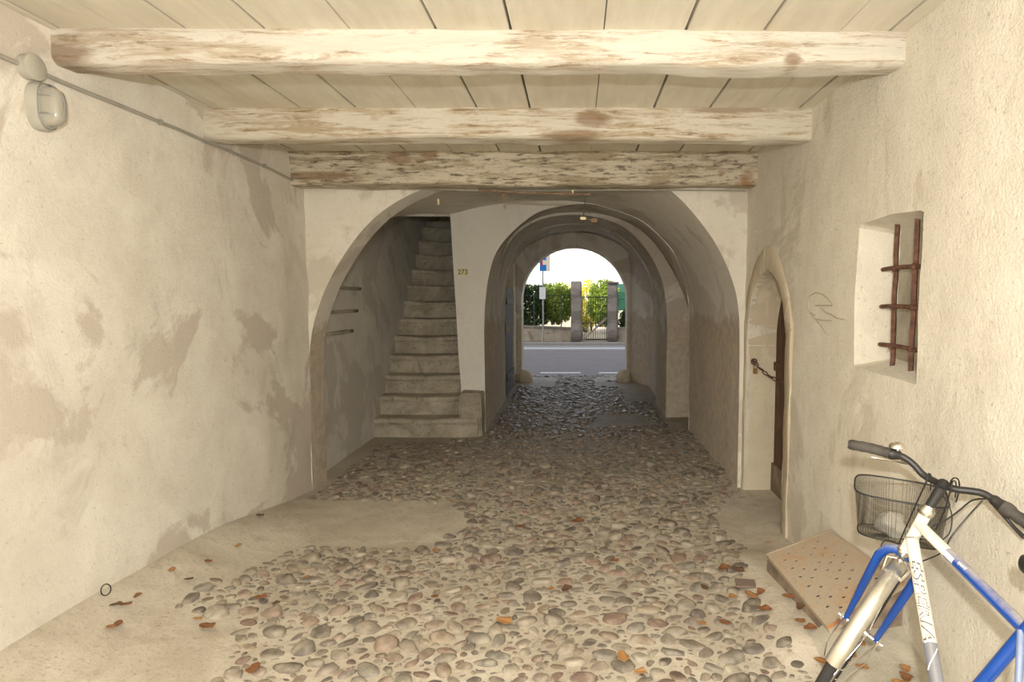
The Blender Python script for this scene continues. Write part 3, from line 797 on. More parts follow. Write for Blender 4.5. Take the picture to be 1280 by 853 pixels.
# chain from far jamb to the door
ch = thing('door_chain', 'rusty iron chain stretched across the doorway to the door', 'chain', (1.42, 4.72, 1.0))
cp0 = at(942, 452, 4.74); cp1 = Vector((1.592, 4.50, .86))
mb = MB().tube([cp0 + Vector((0, .06, 0)), cp0 + Vector((0, -.01, 0))], .012, 8)
ring = [cp0 + Vector((.022 * math.cos(a), -.012, .022 * math.sin(a))) for a in lin(0, 2 * PI, 13)[:-1]]
mb.tube(ring, .005, 6, closed=True); mb.build('wall_staple', M['rusty'], ch, True)
nl = 7
for i in range(nl):
    t = (i + .55) / nl; c = cp0.lerp(cp1, t) + Vector((0, 0, -.035 * math.sin(PI * t))); d = (cp1 - cp0).normalized()
    side = Vector((0, 0, 1)) if i % 2 == 0 else d.cross(Vector((0, 0, 1))).normalized(); side = (side - d * side.dot(d)).normalized()
    L, W = .026, .012; pts = [c + d * (L * math.cos(a)) + side * (W * math.sin(a)) for a in lin(0, 2 * PI, 15)[:-1]]
    MB().tube(pts, .0042, 6, closed=True).build('link', M['rusty'], ch, True)
pc = cp0 + Vector((.006, -.03, -.05))
pk = thing('padlock', 'small brass padlock hanging at the chain end on the stone jamb', 'padlock', pc)
MB().box(pc + Vector((-.016, -.008, -.045)), pc + Vector((.016, .008, -.002))).build('body', M['brass'], pk, bevel=.003)
MB().tube([pc + Vector((.012 * math.cos(a), 0, .024 + .014 * math.sin(a))) if 0 < a < PI else pc + Vector((.012 * (1 if a <= 0 else -1), 0, -.004)) for a in [-.1, .01, .5, 1, PI/2, 2.1, 2.6, PI - .01, PI + .1]], .0035, 6).build('shackle', M['chrome'], pk, True)

# ------------------------------------------------------------------ barred window
w1 = struct(grid('window_1', lin(2.3, 3.05, 20), lin(1.05, 1.95, 20), lambda y, z: (1.555 + fbm(1, y, z, 7, .008), y, z), M['concrete']), 'walled-up opening behind the bars')
gr = thing('window_grille', 'rusty iron bar grille set in the small wall window', 'grille', (1.49, 2.75, 1.14))
GX = 1.475
for (a, b) in (((1122, 283), (1114, 474)), ((1149, 270), (1136, 482))):
    p, q = onx(*a, GX), onx(*b, GX); p.z += .02; q.z -= .02
    y = (p.y + q.y) / 2
    mb = MB(); pts = [Vector((GX + random.uniform(-.003, .003), y + (p.y - q.y) * (.5 - t) * .3 + random.uniform(-.003, .003), 1.13 + .76 * (1 - t))) for t in lin(0, 1, 9)]
    mb.tube(pts, .0125, 4); mb.build('vertical_bar', M['rusty'], gr)
for (a, b) in (((1107, 338), (1150, 331)), ((1105, 384), (1150, 384)), ((1103, 431), (1146, 438))):
    p, q = onx(*a, GX - .005), onx(*b, GX - .005)
    d = (q - p).normalized(); p = p - d * .10 * 0; q = q + d * .2
    q.y = max(q.y, 2.37); z = (p.z + q.z) / 2 * .5 + p.z * .5
    pts = [Vector((GX - .004, p.y + .03 - (p.y + .03 - 2.38) * t, z + .004 * math.sin(6 * t))) for t in lin(0, 1, 10)]
    R = [.010] * 10
    mb = MB().tube(pts, R, 6)
    for yb in (onx(1118, 380, GX).y, onx(1142, 380, GX).y): mb.ball((GX - .002, yb, z), (.018, .022, .017), 8, 6)
    mb.build('horizontal_bar', M['rusty'], gr, True)

# faint scratched drawing on right wall (two looping lines)
sc = [(1019,395),(1012,390),(1010,380),(1012,370),(1019,366),(1027,368),(1035,374),(1040,380),(1040,382),(1033,382),(1025,382),(1018,382)]
sc2 = [(1010,384),(1012,392),(1018,399),(1028,401),(1039,401)]; sc3 = [(1017,398),(1023,406),(1032,418)]; sc4 = [(1025,385),(1031,391),(1038,393),(1046,398),(1056,400)]
mb = MB()
for L in (sc, sc2, sc3, sc4):
    pts = [onx(x, y, XR - .003) for x, y in L]
    pts = [Vector((XR - .0015, p.y, p.z)) for p in pts]
    for p in pts: p.x += fbm(p.x, p.y, p.z, 1.6, .012) + fbm(p.x, p.y, p.z, 8, .003)
    mb.tube(pts, .0035, 5)
tag(mb.build('scratched_drawing', M['scratch'], None, True), 'faint looping scribble scratched in the plaster between door and window', 'scribble')

# ------------------------------------------------------------------ lamp, junction box, conduit
def wl(y, z): return XL + fbm(XL, y, z, 1.2, .02) + fbm(XL, y, z, 6, .005)
LY, LZ = 2.47, 2.265
X0 = wl(LY, LZ) - .005
lp = thing('bulkhead_lamp', 'grey oval bulkhead lamp with wire guard on the left wall', 'lamp', (X0, LY, LZ))
def capsule(y, z, ry, rz, n=28):
    pts = []
    for i in range(n):
        a = 2 * PI * i / n; c, s = math.cos(a), math.sin(a); e = .75
        pts.append((y + ry * math.copysign(abs(c) ** e, c), z + rz * math.copysign(abs(s) ** e, s)))
    return pts
def stack(rings, name, mat, parent):
    V = []; F = []; n = len(rings[0][1])
    for x, L in rings: V += [(x, y, z) for y, z in L]
    for j in range(len(rings) - 1):
        for i in range(n): k = (i + 1) % n; F.append((j*n+i, j*n+k, (j+1)*n+k, (j+1)*n+i))
    F.append(tuple(range(n))); F.append(tuple((len(rings)-1)*n + i for i in range(n)))
    mb = MB(); mb.add(V, F); return mb.build(name, mat, parent, True)
hsg = stack([(X0, capsule(LY, LZ, .052, .095)), (X0 + .035, capsule(LY, LZ, .052, .095)), (X0 + .05, capsule(LY, LZ, .046, .088))], 'housing', M['lampgrey'], lp)
stack([(X0 + .048, capsule(LY, LZ, .038, .078)), (X0 + .085, capsule(LY, LZ, .036, .074)), (X0 + .105, capsule(LY, LZ, .026, .06)), (X0 + .112, capsule(LY, LZ, .012, .035))], 'glass', M['lampglass'], hsg)
g = MB()
g.tube([(X0 + .05, y, z) for y, z in capsule(LY, LZ, .046, .088)], .0032, 6, closed=True)
g.tube([(X0 + .048 + .068 * math.sin(a), LY, LZ + .088 * math.cos(a)) for a in lin(0, PI, 14)], .0028, 6)
for dz in (-.035, .035): g.tube([(X0 + .05 + .06 * math.sin(a), LY + .044 * math.cos(a), LZ + dz) for a in lin(0, PI, 12)], .0028, 6)
g.build('wire_guard', M['galv'], hsg, True)
JY, JZ = 2.43, 2.405; XJ = wl(JY, JZ)
def disc(y, z, r, n=28): return [(y + r * math.cos(2*PI*i/n), z + r * math.sin(2*PI*i/n)) for i in range(n)]
jb = thing('junction_box', 'round grey junction box on the conduit above the lamp', 'junction box', (XJ, JY, JZ))
stack([(XJ - .012, disc(JY, JZ, .048)), (XJ + .034, disc(JY, JZ, .048))], 'body', M['lampgrey'], jb)
stack([(XJ + .034, disc(JY, JZ, .050)), (XJ + .040, disc(JY, JZ, .050)), (XJ + .043, disc(JY, JZ, .045))], 'lid', M['lampgrey'], jb)
cd = thing('conduit', 'thin grey conduit running along the left wall to the beam corner', 'conduit', (-2.13, 3.5, 2.42))
pts = []
for y in lin(1.2, 2.385, 8): pts.append((wl(y, 2.40) + .011, y, 2.405 + .003 * math.sin(y * 5)))
MB().tube(pts, .009, 8).build('pipe', M['pipe'], cd, True)
pts = []
for y in lin(2.475, 4.78, 20): pts.append((wl(y, 2.41) + .011, y, 2.405 - .0 * (y - 2.4) + .004 * math.sin(y * 4) - .025 * sm(4.2, 4.8, y)))
MB().tube(pts, .009, 8).build('pipe', M['pipe'], cd, True)
for y in (1.6, 3.17, 4.2):
    MB().box((wl(y, 2.4) - .01, y - .008, 2.392), (wl(y, 2.4) + .023, y + .008, 2.418)).build('clip', M['pipe'], cd, bevel=.003)
# cable and rod under the third beam
cb = thing('overhead_cable', 'thin grey cable strung along the underside of the stained beam', 'cable', (0, 4.72, 2.34))
MB().tube([(x, 4.80 - .02 * sm(-2, -1.6, x), 2.380 - .038 * sm(-2.15, -.6, x) + .003 * math.sin(x * 3)) for x in lin(-2.12, 1.34, 40)], .005, 6).build('cable', M['pipe'], cb, True)
rd = thing('iron_rod', 'short rusty rod under the stained beam with a hanging ring', 'rod', (-.4, 4.7, 2.32))
MB().tube([at(x, y, 4.70) for x, y in ((598, 238), (640, 240), (690, 242), (738, 243))], .009, 8).build('rod', M['rustpipe'], rd, True)
for px in (716,): 
    p = at(px, 240, 4.70); MB().box(p + Vector((-.006, -.012, -.012)), p + Vector((.006, .012, .012))).build('bracket', M['enamel'], rd, bevel=.002)
p = at(630, 243, 4.68); MB().ball(p + Vector((0, 0, -.01)), (.016, .014, .018), 10, 8).build('knob', M['rustpipe'], rd, True)
p = at(548, 254, 5.0)
p = p + Vector((0, 0, .0))
kb = thing('cable_knob', 'small pale porcelain knob under the arch soffit above the stair', 'knob', p + Vector((0, 0, .02)))
MB().tube([p + Vector((0, 0, .035)), p + Vector((0, 0, .0)), p + Vector((0, 0, -.014))], [.007, .008, .012], 10).build('insulator', M['enamel'], kb, True)
hw = thing('hanging_wire', 'thin wire hanging from the rod to a small clamp below the vault', 'wire', at(732, 243, 4.72))
p0, p1 = at(732, 241, 4.70), at(729, 272, 4.74)
MB().tube([p0, p0.lerp(p1, .5) + Vector((.003, 0, 0)), p1, at(728, 282, 4.74)], .0038, 6).build('wire', M['black'], hw, True)
q = at(729, 273, 4.74); MB().box(q + Vector((-.022, -.012, -.012)), q + Vector((.022, .012, .01))).build('clamp', M['enamel'], hw, bevel=.004)
mb = MB(); q2 = at(742, 276, 4.74); mb.tube([q, q2], .006, 6); mb.box(q2 + Vector((-.02, -.015, -.015)), q2 + Vector((.028, .015, .014))); mb.build('fitting', M['rustpipe'], hw, bevel=.002)

# house number plate
def text_mesh(s, size, shear=0, offset=0, extrude=.001, res=3, space=1.0):
    cu = bpy.data.curves.new('t', 'FONT'); cu.body = s; cu.size = size; cu.shear = shear; cu.offset = offset; cu.extrude = extrude
    cu.align_x = 'CENTER'; cu.align_y = 'CENTER'; cu.resolution_u = res; cu.space_character = space
    ob = bpy.data.objects.new('t', cu); COL.objects.link(ob)
    bpy.context.view_layer.update()
    me = bpy.data.meshes.new_from_object(ob.evaluated_get(bpy.context.evaluated_depsgraph_get()))
    bpy.data.objects.remove(ob); bpy.data.curves.remove(cu); return me
p = at(578.5, 340.5, 6.975)
np_ = thing('number_plate', 'small cream enamel plate with dark digits on the white pier', 'sign', p)
MB().box(p + Vector((-.055, -.004, -.036)), p + Vector((.055, .02, .036))).build('plate', M['enamel'], np_, bevel=.004)
me = text_mesh('273', .082, extrude=.001, space=.95); me.transform(Matrix.Translation((0, -.006, 0)) @ Matrix.Rotation(PI/2, 4, 'X'))
link('digits', me, M['ink'], np_)

# ------------------------------------------------------------------ hatch by the right wall
hx0, hx1, hy0, hy1 = .985, 1.36, 2.415, 3.13
ha = thing('cellar_hatch', 'sloping rusty perforated steel plate hatch against the right wall', 'hatch', (1.17, 2.77, -.02))
A, B, C_, D_ = at(957, 693, hy1), Vector((hx1, hy1 - .0, at(1047, 663, hy1).z)), Vector((hx1, hy0, .325)), at(1035, 786, hy0)
A.x = max(A.x, .98)
nrm = (B - A).cross(D_ - A).normalized()
if nrm.z < 0: nrm = -nrm
def hp(u, v): return (A.lerp(B, u)).lerp(D_.lerp(C_, u), v)
# plate with real punched holes (grid of square cells, each an octagonal hole)
V = []; F = []
nu, nv = 9, 15
def cellring(cu, cv, ru, rv, n=8): return [(cu + ru * math.cos(2*PI*(i+.5)/n), cv + rv * math.sin(2*PI*(i+.5)/n)) for i in range(n)]
for i in range(nu):
    for j in range(nv):
        u0, u1 = i/nu, (i+1)/nu; v0, v1 = j/nv, (j+1)/nv; cu, cv = (u0+u1)/2, (v0+v1)/2
        b = len(V); stag = (.5 if j % 2 else 0)
        if i in (0, nu - 1) or j in (0, nv - 1) or (j + i) % 2 == 0 or (i % 4 == 3 and j % 3):
            V += [hp(u0, v0), hp(u1, v0), hp(u1, v1), hp(u0, v1)]; F.append((b, b+1, b+2, b+3)); continue
        out = [(u1, cv + (v1-cv)*.41), (cu + (u1-cu)*.41, v1), (cu - (u1-cu)*.41, v1), (u0, cv + (v1-cv)*.41), (u0, cv - (v1-cv)*.41), (cu - (u1-cu)*.41, v0), (cu + (u1-cu)*.41, v0), (u1, cv - (v1-cv)*.41)]
        inn = cellring(cu, cv, .0095 / .37, .0095 / .72)
        # vertices: 8 outer, 8 inner, 8 below, 4 corners
        V += [hp(*q) for q in out] + [hp(*q) for q in inn] + [hp(*q) - nrm * .006 for q in inn] + [hp(u1, v1), hp(u0, v1), hp(u0, v0), hp(u1, v0)]
        for k in range(8):
            l = (k + 1) % 8; F.append((b+k, b+l, b+8+l, b+8+k)); F.append((b+8+k, b+8+l, b+16+l, b+16+k))
        F += [(b, b+24, b+1), (b+2, b+25, b+3), (b+4, b+26, b+5), (b+6, b+27, b+7)]
mb = MB(); mb.add(V, F); pl = mb.build('perforated_plate', M['plate'], ha)
mb = MB()
rim = [A, B, C_, D_]
for a, b in zip(rim, rim[1:] + rim[:1]):
    mb.add([a + nrm*.002, b + nrm*.002, b - nrm*.03, a - nrm*.03] + [a*.97 + (A+C_)*.015 + nrm*.002, b*.97 + (A+C_)*.015 + nrm*.002, b*.97 + (A+C_)*.015 - nrm*.03, a*.97 + (A+C_)*.015 - nrm*.03], [(0,1,2,3),(4,7,6,5),(0,4,5,1),(3,2,6,7),(0,3,7,4),(1,5,6,2)])
mb.build('edge_frame', M['plate'], ha)
MB().tube([C_ + nrm*.003, D_ + nrm*.003], .006, 6).build('rust_edge', M['rustedge'], ha)
c0 = (A + B + C_ + D_) / 4
mb = MB(); mb.add([q * .985 + c0 * .015 - nrm * .020 for q in rim] + [Vector((q.x, q.y, -.08)) for q in rim], [(0,4,5,1),(1,5,6,2),(2,6,7,3),(3,7,4,0)])
mb.build('masonry_base', M['hatchside'], ha)
und = MB(); und.add([hp(.03+.94*i/8, .03+.94*j/8) - nrm*.014 for j in range(9) for i in range(9)], [(j*9+i, j*9+i+1, j*9+i+10, j*9+i+9) for j in range(8) for i in range(8)]); und.build('hole_shade_sheet', M['gap'], ha)  # near-black sheet added under the plate, painting the shade inside the holes
hd = hp(.42, .36); d1 = (hp(.5, .33) - hp(.42, .38)).normalized()
MB().tube([at(1031,703,2.89)+nrm*.0, at(1040,697,2.94)], .005, 6).build('finger_slot', M['hole'], ha)
# low cement lump in front of the hatch
lump = MB(); nb = 30
for j in range(nb):
    for i in range(nb):
        x = .96 + .46 * i/(nb-1); y = 1.9 + .58 * j/(nb-1); e = min(i, nb-1-i*0, j, nb-1-j*0)/ (nb-1)
        h = .07 * sm(0, .35, i/(nb-1)) * sm(0, .3, j/(nb-1)); lump.V.append((x, y, zf(x, y) - .01 + h + fbm(x, y, 2, 9, .012)*sm(0,.2,i/(nb-1))))
for j in range(nb-1):
    for i in range(nb-1): lump.F.append((j*nb+i, j*nb+i+1, (j+1)*nb+i+1, (j+1)*nb+i))
lo = lump.build('cement_mound', M['concrete'], None, True); tag(lo, 'low rough cement mound on the floor in front of the steel hatch', 'mound')

# ------------------------------------------------------------------ bicycle
bk = thing('bicycle', 'blue and white city bicycle leaning against the right wall', 'bicycle', (1.0, 1.6, -.02))
S_ = .965
def sc3(p): return CAM + (Vector(p) - CAM) * S_
Ax = sc3((1.058,2.152,.268)); Cr = sc3((1.138,1.993,.606)); Hb = sc3((1.176,2.027,.625)); Ht = sc3((1.206,1.99,.784)); Sc = sc3((1.113,1.43,.675)); BB = sc3((1.02,1.583,.322))
Cr = at(1128, 698, 1.925)
St = at(1176, 612, 1.90)
wf = Vector((.667, .745, 0)).normalized()
up = (Cr - Ax); up = (up - wf * up.dot(wf)).normalized(); tn = wf.cross(up).normalized()   # wheel axle direction (to the right/wall side)
WR = .318
def wheel(c, f, u, t, parent_, front=True):
    ring = lambda r, n=48: [c + (f * math.cos(a) + u * math.sin(a)) * r for a in lin(0, 2*PI, n + 1)[:-1]]
    parent_ = MB().tube(ring(WR - .038), .010, 8, closed=True).build('wheel', M['chrome'], parent_, True)
    MB().tube(ring(WR - .018), .018, 10, closed=True).build('tyre', M['tyre'], parent_, True)
    hub = MB().tube([c - t * .05, c - t * .03, c - t * .028, c + t * .028, c + t * .03, c + t * .05], [.010, .010, .022, .022, .010, .010], 14).build('hub', M['chrome'], parent_, True)
    sp = MB()
    for k in range(32):
        a = 2 * PI * k / 32; s = 1 if k % 2 else -1
        h = c + t * .026 * s + (f * math.cos(a + .5 * s) + u * math.sin(a + .5 * s)) * .02
        sp.tube([h, c + (f * math.cos(a) + u * math.sin(a)) * (WR - .045)], .0011, 4)
    sp.build('spokes', M['chrome'], parent_)
wheel(Ax, wf, up, tn, bk)
def fender(c, f, u, t, a0, a1, name='fender'):
    V = []; n = 40; prof = [(-.026, -.012), (-.024, -.002), (-.015, .006), (0, .010), (.015, .006), (.024, -.002), (.026, -.012)]; m = len(prof)
    for th in (0, .0015):
        for i in range(n):
            a = math.radians(a0 + (a1 - a0) * i / (n - 1)); r = f * math.sin(a) + u * math.cos(a)
            for s, h in prof: V.append(c + r * (WR + .015 + h - th) + t * s)
    F = []
    for L in (0, n * m):
        for i in range(n - 1):
            for k in range(m - 1): F.append((L+i*m+k, L+i*m+k+1, L+(i+1)*m+k+1, L+(i+1)*m+k))
    mb = MB(); mb.add(V, F); return mb.build(name, M['silver'], bk, True)
fender(Ax, wf, up, tn, -84, 22)
# fork: crown and two blades
fk = MB(); cw = .062
for s in (-1, 1):
    top = Cr + up * .012; e = Ax + tn * s * .056
    pts = [top + tn * s * .004, top + tn * s * .028 + up * .004, top + tn * s * .05 - up * .012, top + tn * s * cw - up * .045, (top - up * .045 + tn * s * cw).lerp(e, .5), e + up * .03, e]
    P = [];
    fk.tube(pts, [.014, .016, .016, .0155, .0135, .010, .009], 12)
fk.build('fork', M['bblue'], bk, True)
for s in (-1, 1):
    nt_ = MB(); e = Ax + tn * s * .05; nt_.tube([e, e + tn * s * .032], .0075, 8); nt_.tube([e + tn * s * .014, e + tn * s * .022], .014, 6)
    nt_.build('axle_nut', M['chrome'], bk, True)
sy = MB()
fe = lambda deg, s=0, r=WR + .012: Ax + (wf * math.sin(math.radians(deg)) + up * math.cos(math.radians(deg))) * r + tn * s
for s in (-1, 1):
    sy.tube([Ax + tn * s * .062, fe(-78, s * .05, WR - .05), fe(-84, s * .03, WR + .006)], .0018, 5)
sy.tube([fe(-84, s, WR + .022 - abs(s) * .5) for s in lin(-.032, .032, 7)], .0018, 5)
sy.tube([Ax + tn * .066, Ax + tn * .07 - wf * .08 - up * .04, fe(-100, .05, WR * .8), fe(-92, .028, WR + .0)], .0018, 5)
sy.build('fender_stay', M['chrome'], bk, True)
# head tube, headset, stem
ax = (Ht - Hb).normalized()
ht0, ht1 = at(1131, 690, 1.89), at(1157, 642, 1.855)
MB().tube([ht0, ht1], .0185, 16).build('head_tube', M['bwhite'], bk, True)
hs = MB(); a = (ht1 - ht0).normalized()
hs.tube([ht1 - a*.004, ht1 + a*.004, ht1 + a*.014, ht1 + a*.02, ht1 + a*.03], [.021, .024, .024, .019, .015], 16); 
hs.build('headset', M['chrome'], bk, True)
MB().tube([ht0 + a*.006, ht0, ht0 - a*.012], [.020, .024, .018], 16).build('crown_race', M['chrome'], bk, True)
sm0 = ht1 + a * .02; stp = at(1176, 611, 1.84)
Hb_, Ht_ = ht0, ht1
ms = MB(); ms.tube([sm0, stp - a * .012, stp + a * .004], [.0135, .016, .015], 12); ms.tube([stp - a*.002 , stp + wf * .035 + Vector((0, 0, .006))], [.016, .019], 12)
ms.build('stem', M['black'], bk, True)
# handlebar
hbp = [((1063,556),2.06),((1090,561),2.03),((1112,567),2.00),((1128,571),1.985),((1142,581),1.965),((1153,593),1.945),((1168,602),1.91),((1180,607),1.875),((1195,612),1.85),((1212,614),1.83),((1228,617),1.81),((1242,625),1.785),((1257,636),1.755),((1280,652),1.715),((1305,668),1.67)]
hp3 = [at(x, y, D) for (x, y), D in hbp]
def cr(P, k=5):
    Q = []
    for i in range(len(P) - 1):
        p0 = P[max(0, i-1)]; p1 = P[i]; p2 = P[i+1]; p3 = P[min(len(P)-1, i+2)]
        for j in range(k):
            t = j / k; Q.append(.5 * (2*p1 + (p2-p0)*t + (2*p0-5*p1+4*p2-p3)*t*t + (3*p1-p0-3*p2+p3)*t**3))
    return Q + [P[-1]]
hc = cr(hp3)
MB().tube(hc, .0112, 12).build('handlebar', M['black'], bk, True)
def gripm(pts, rr): return MB().tube(pts, rr, 14)
gl = hc[0:11]; gripm([gl[0] - (gl[1]-gl[0]).normalized()*.008] + gl, [.013] + [.0175 + (.0012 if i % 2 else 0) for i in range(11)]).build('grip', M['grip'], bk, True)
gl = hc[10:15]; gripm(gl, [.0195, .0195, .018, .016, .0145]).build('brake_clamp', M['black'], bk, True)
gl = hc[-17:-11]; gripm(gl, [.013, .016, .0165, .016, .018, .020]).build('brake_clamp', M['black'], bk, True)
gl = hc[-12:-8]; gripm(gl, [.020, .0225, .0225, .020]).build('gear_shifter', M['grip'], bk, True)
gl = hc[-9:]; gripm(gl, [.018] + [.0175 + (.0015 if i % 2 else 0) for i in range(8)]).build('grip', M['grip'], bk, True)
# bell
bp = at(1121, 565, 1.99); bell = MB()
bell.tube([bp - up * .005, bp + up * .012], .005, 8)
n = 16; prof = [(.001, .026), (.012, .0255), (.020, .022), (.024, .016), (.025, .008), (.022, .006)]
bell.tube([bp + Vector((0, 0, .006)) + Vector((0, 0, h)) for r, h in prof][::-1], [r for r, h in prof][::-1], 18)
bell.build('bell', M['chrome'], bk, True)
# brake levers
p = at(1243, 630, 1.79); MB().tube([p, at(1255, 645, 1.775), at(1268, 660, 1.75), at(1280, 672, 1.72)], [.009, .006, .0055, .007], 8).build('brake_lever', M['black'], bk, True)
p = at(1122, 571, 2.0); MB().tube([p, at(1134, 580, 2.02), at(1115, 576, 2.1), at(1090, 572, 2.13)], [.006, .004, .004, .005], 8).build('brake_lever', M['chrome'], bk, True)
# frame tubes
tt0 = at(1149, 656, 1.86); tt1 = at(1284, 790, 1.385)
def seg(p, q, a, b, r0, r1=None): return MB().tube([p.lerp(q, a), p.lerp(q, b)], [r0, r1 or r0], 18)
def ramp_r(p, q, a, b, r, n=10): return MB().tube([p.lerp(q, t) for t in lin(a, b, n)], r, 18)
seg(tt0, tt1, 0, .33, .0165).build('top_tube_white', M['bwhite'], bk, True)
seg(tt0, tt1, .33, 1.0, .0165).build('top_tube', M['bblue'], bk, True)
dt0 = at(1140, 674, 1.87); dt1 = BB
# down tube direction through measured pixels
q1 = at(1166, 825, 1.64); dd_ = (q1 - dt0); dt1 = dt0 + dd_ * ((BB.y - dt0.y) / dd_.y) if abs(dd_.y) > .01 else BB
dt1 = BB * .5 + dt1 * .5
fw = .86
DL = (dt1 - dt0).length
seg(dt0, dt1, -.0, .60, .0185).build('down_tube_white', M['bwhite'], bk, True)
seg(dt0, dt1, .60, 1.0, .0187).build('down_tube', M['bgrey'], bk, True)
seg(Sc * 1.0, dt1, -.25, 1.0, .016).build('seat_tube', M['bblue'], bk, True)
mb = MB(); st_top = Sc + (Sc - dt1).normalized() * .10
mb.tube([Sc, st_top + (Sc - dt1).normalized() * .03], .0125, 12); mb.build('seat_post', M['chrome'], bk, True)
# rear triangle, rear wheel, cranks, saddle
rearh = (Sc - Hb_); rearh.z = 0; rearh.normalize()
n_ = (Hb_ - dt1).cross(Sc - dt1).normalized()
fr = (rearh - n_ * rearh.dot(n_)).normalized(); fu = n_.cross(fr).normalized()
if fu.z < 0: fu = -fu
RA = dt1 + fr * .40; RA = RA + fu * ((.30 - RA.z) / fu.z)
tn2 = -n_ if n_.x < 0 else n_
wheel(RA, -fr, fu, tn2, bk)
mb = MB()
for s in (-1, 1):
    mb.tube([Sc + tn2 * s * .012, (Sc).lerp(RA, .3) + tn2 * s * .04, RA + tn2 * s * .058], .008, 10)
mb.build('seat_stays', M['dustblue'], bk, True)
mb = MB()
for s in (-1, 1): mb.tube([dt1 + tn2 * s * .015, dt1.lerp(RA, .3) + tn2 * s * .04, RA + tn2 * s * .058], .009, 10)
mb.build('chain_stays', M['bblue'], bk, True)
cr_ = MB(); cr_.tube([dt1 - tn2 * .06, dt1 + tn2 * .06], .018, 14); cr_.build('bottom_bracket', M['chrome'], bk, True)
for s in (-1, 1):
    e = dt1 + tn2 * s * .065 + (fu * -.5 * s - fr * .86 * s) * .15
    MB().tube([dt1 + tn2 * s * .06, e], [.012, .009], 8).build('crank', M['chrome'], bk, True)
    b = e + tn2 * s * .04; MB().box(b - Vector((.03, .035, .008)), b + Vector((.03, .035, .008))).build('pedal', M['black'], bk, bevel=.003)
MB().tube([dt1 + tn2 * .05, dt1 + tn2 * .054], .085, 32).build('chainring', M['chrome'], bk, True)
nose = at(1279, 704, 1.45); sd = MB(); sv = Vector((rearh.x, rearh.y, 0))
V = []; sx = Vector((-rearh.y, rearh.x, 0)); ns = 14
for i in range(ns):
    t = i / (ns - 1); w = .022 + .055 * sm(.3, .9, t); 
    if t > .96: w *= .8
    if t < .01: w *= .6
    for k in range(14):
        a = 2 * PI * k / 14; V.append(nose + sv * (.25 * t) + sx * (w * math.cos(a)) + Vector((0, 0, (.022 + .012 * t) * math.sin(a) + .012 * sm(.4, 1, t))))
F = [(i*14+k, i*14+(k+1)%14, (i+1)*14+(k+1)%14, (i+1)*14+k) for i in range(ns-1) for k in range(14)] + [tuple(range(14)), tuple((ns-1)*14+k for k in range(14))]
sd.add(V, F); sd.build('saddle', M['black'], bk, True)
fender(RA, -fr, fu, tn2, -110, 40, 'fender')
# cables
def cab(L, r=.0022, mat='black', name='cable'): MB().tube(cr([at(x, y, D) for x, y, D in L], 4), r, 6).build(name, M[mat], bk, True)
cab([(1232,624,1.80),(1215,626,1.84),(1197,640,1.86),(1180,652,1.88),(1163,660,1.90),(1150,676,1.9)], .0026)
cab([(1228,626,1.80),(1208,648,1.82),(1190,670,1.82),(1178,690,1.84),(1158,700,1.9),(1140,706,1.93)], .0022)
cab([(1178,620,1.85),(1186,632,1.83),(1190,648,1.82),(1186,668,1.82),(1170,680,1.82)], .0022)
cab([(1129,672,1.845),(1146,672,1.81),(1158,674,1.82),(1178,690,1.78),(1200,712,1.70),(1225,740,1.60),(1247,756,1.50),(1262,768,1.45),(1272,790,1.40),(1280,815,1.38)], .0018, 'galv')
cab([(1128,571,2.0),(1140,580,2.03),(1152,592,2.06),(1160,605,2.06)], .0016, 'galv')
# brake caliper at the crown
cal = MB()
for s in (-1, 1): cal.tube([Cr + wf * -.02 + tn * s * .012, Cr - wf * .03 + tn * s * .038 - up * .01, Cr - wf * .03 + tn * s * .03 - up * .06], .005, 6)
cal.ball(Cr - wf * .03 + up * .002, .010, 10, 8); cal.build('brake_caliper', M['chrome'], bk, True)
cab([(1106,692,1.98),(1101,686,1.99),(1104,678,2.0),(1111,676,1.99),(1120,679,1.96),(1130,688,1.93)], .0022)
# decals: ESPERIA wrapped on the down tube
def wrap(me, p0, p1, r, toward, t0, flip=1):
    """text x -> along tube from p0 to p1 starting at distance t0, text y -> around the tube"""
    d = (p1 - p0).normalized(); c = toward - p0; c = (c - d * c.dot(d)).normalized(); b = d.cross(c) * flip
    for v in me.vertices:
        a = v.co.y / r; rr = r + v.co.z
        v.co = p0 + d * (t0 + v.co.x) + (c * math.cos(a) + b * math.sin(a)) * rr
bkl = parent_loc(bk)
mid_t = .335 * 1.0
for (off, ex, mt, nm) in ((.0014, .0008, 'outline', 'lettering_outline'), (-.0003, .0014, 'letter', 'lettering')):
    me = text_mesh('ESPERIA', .043, shear=.25, offset=off, extrude=ex, res=4, space=1.06)
    # stretch to length
    xs = [v.co.x for v in me.vertices]; L0 = max(xs) - min(xs)
    want = .245
    me.transform(Matrix.Diagonal((want / L0, 1.0, 1, 1)))
    bm = bmesh.new(); bm.from_mesh(me); bmesh.ops.triangulate(bm, faces=bm.faces)
    for y_ in lin(-.024, .024, 17):
        bmesh.ops.bisect_plane(bm, geom=bm.verts[:] + bm.edges[:] + bm.faces[:], plane_co=(0, y_, 0), plane_no=(0, 1, 0))
    bm.to_mesh(me); bm.free()
    wrap(me, dt0, dt1, .0190, CAM + Vector((-.25, 0, 0)), DL * .365, -1)
    me.transform(Matrix.Translation(-bkl)); link(nm, me, M[mt], bk)
me = text_mesh('sport', .016, shear=.2, extrude=.0006, res=3); wrap(me, tt0, tt1, .0168, CAM + Vector((.2, 0, .3)), (tt1 - tt0).length * .49, -1)
me.transform(Matrix.Translation(-bkl)); link('top_tube_lettering', me, M['letter'], bk)
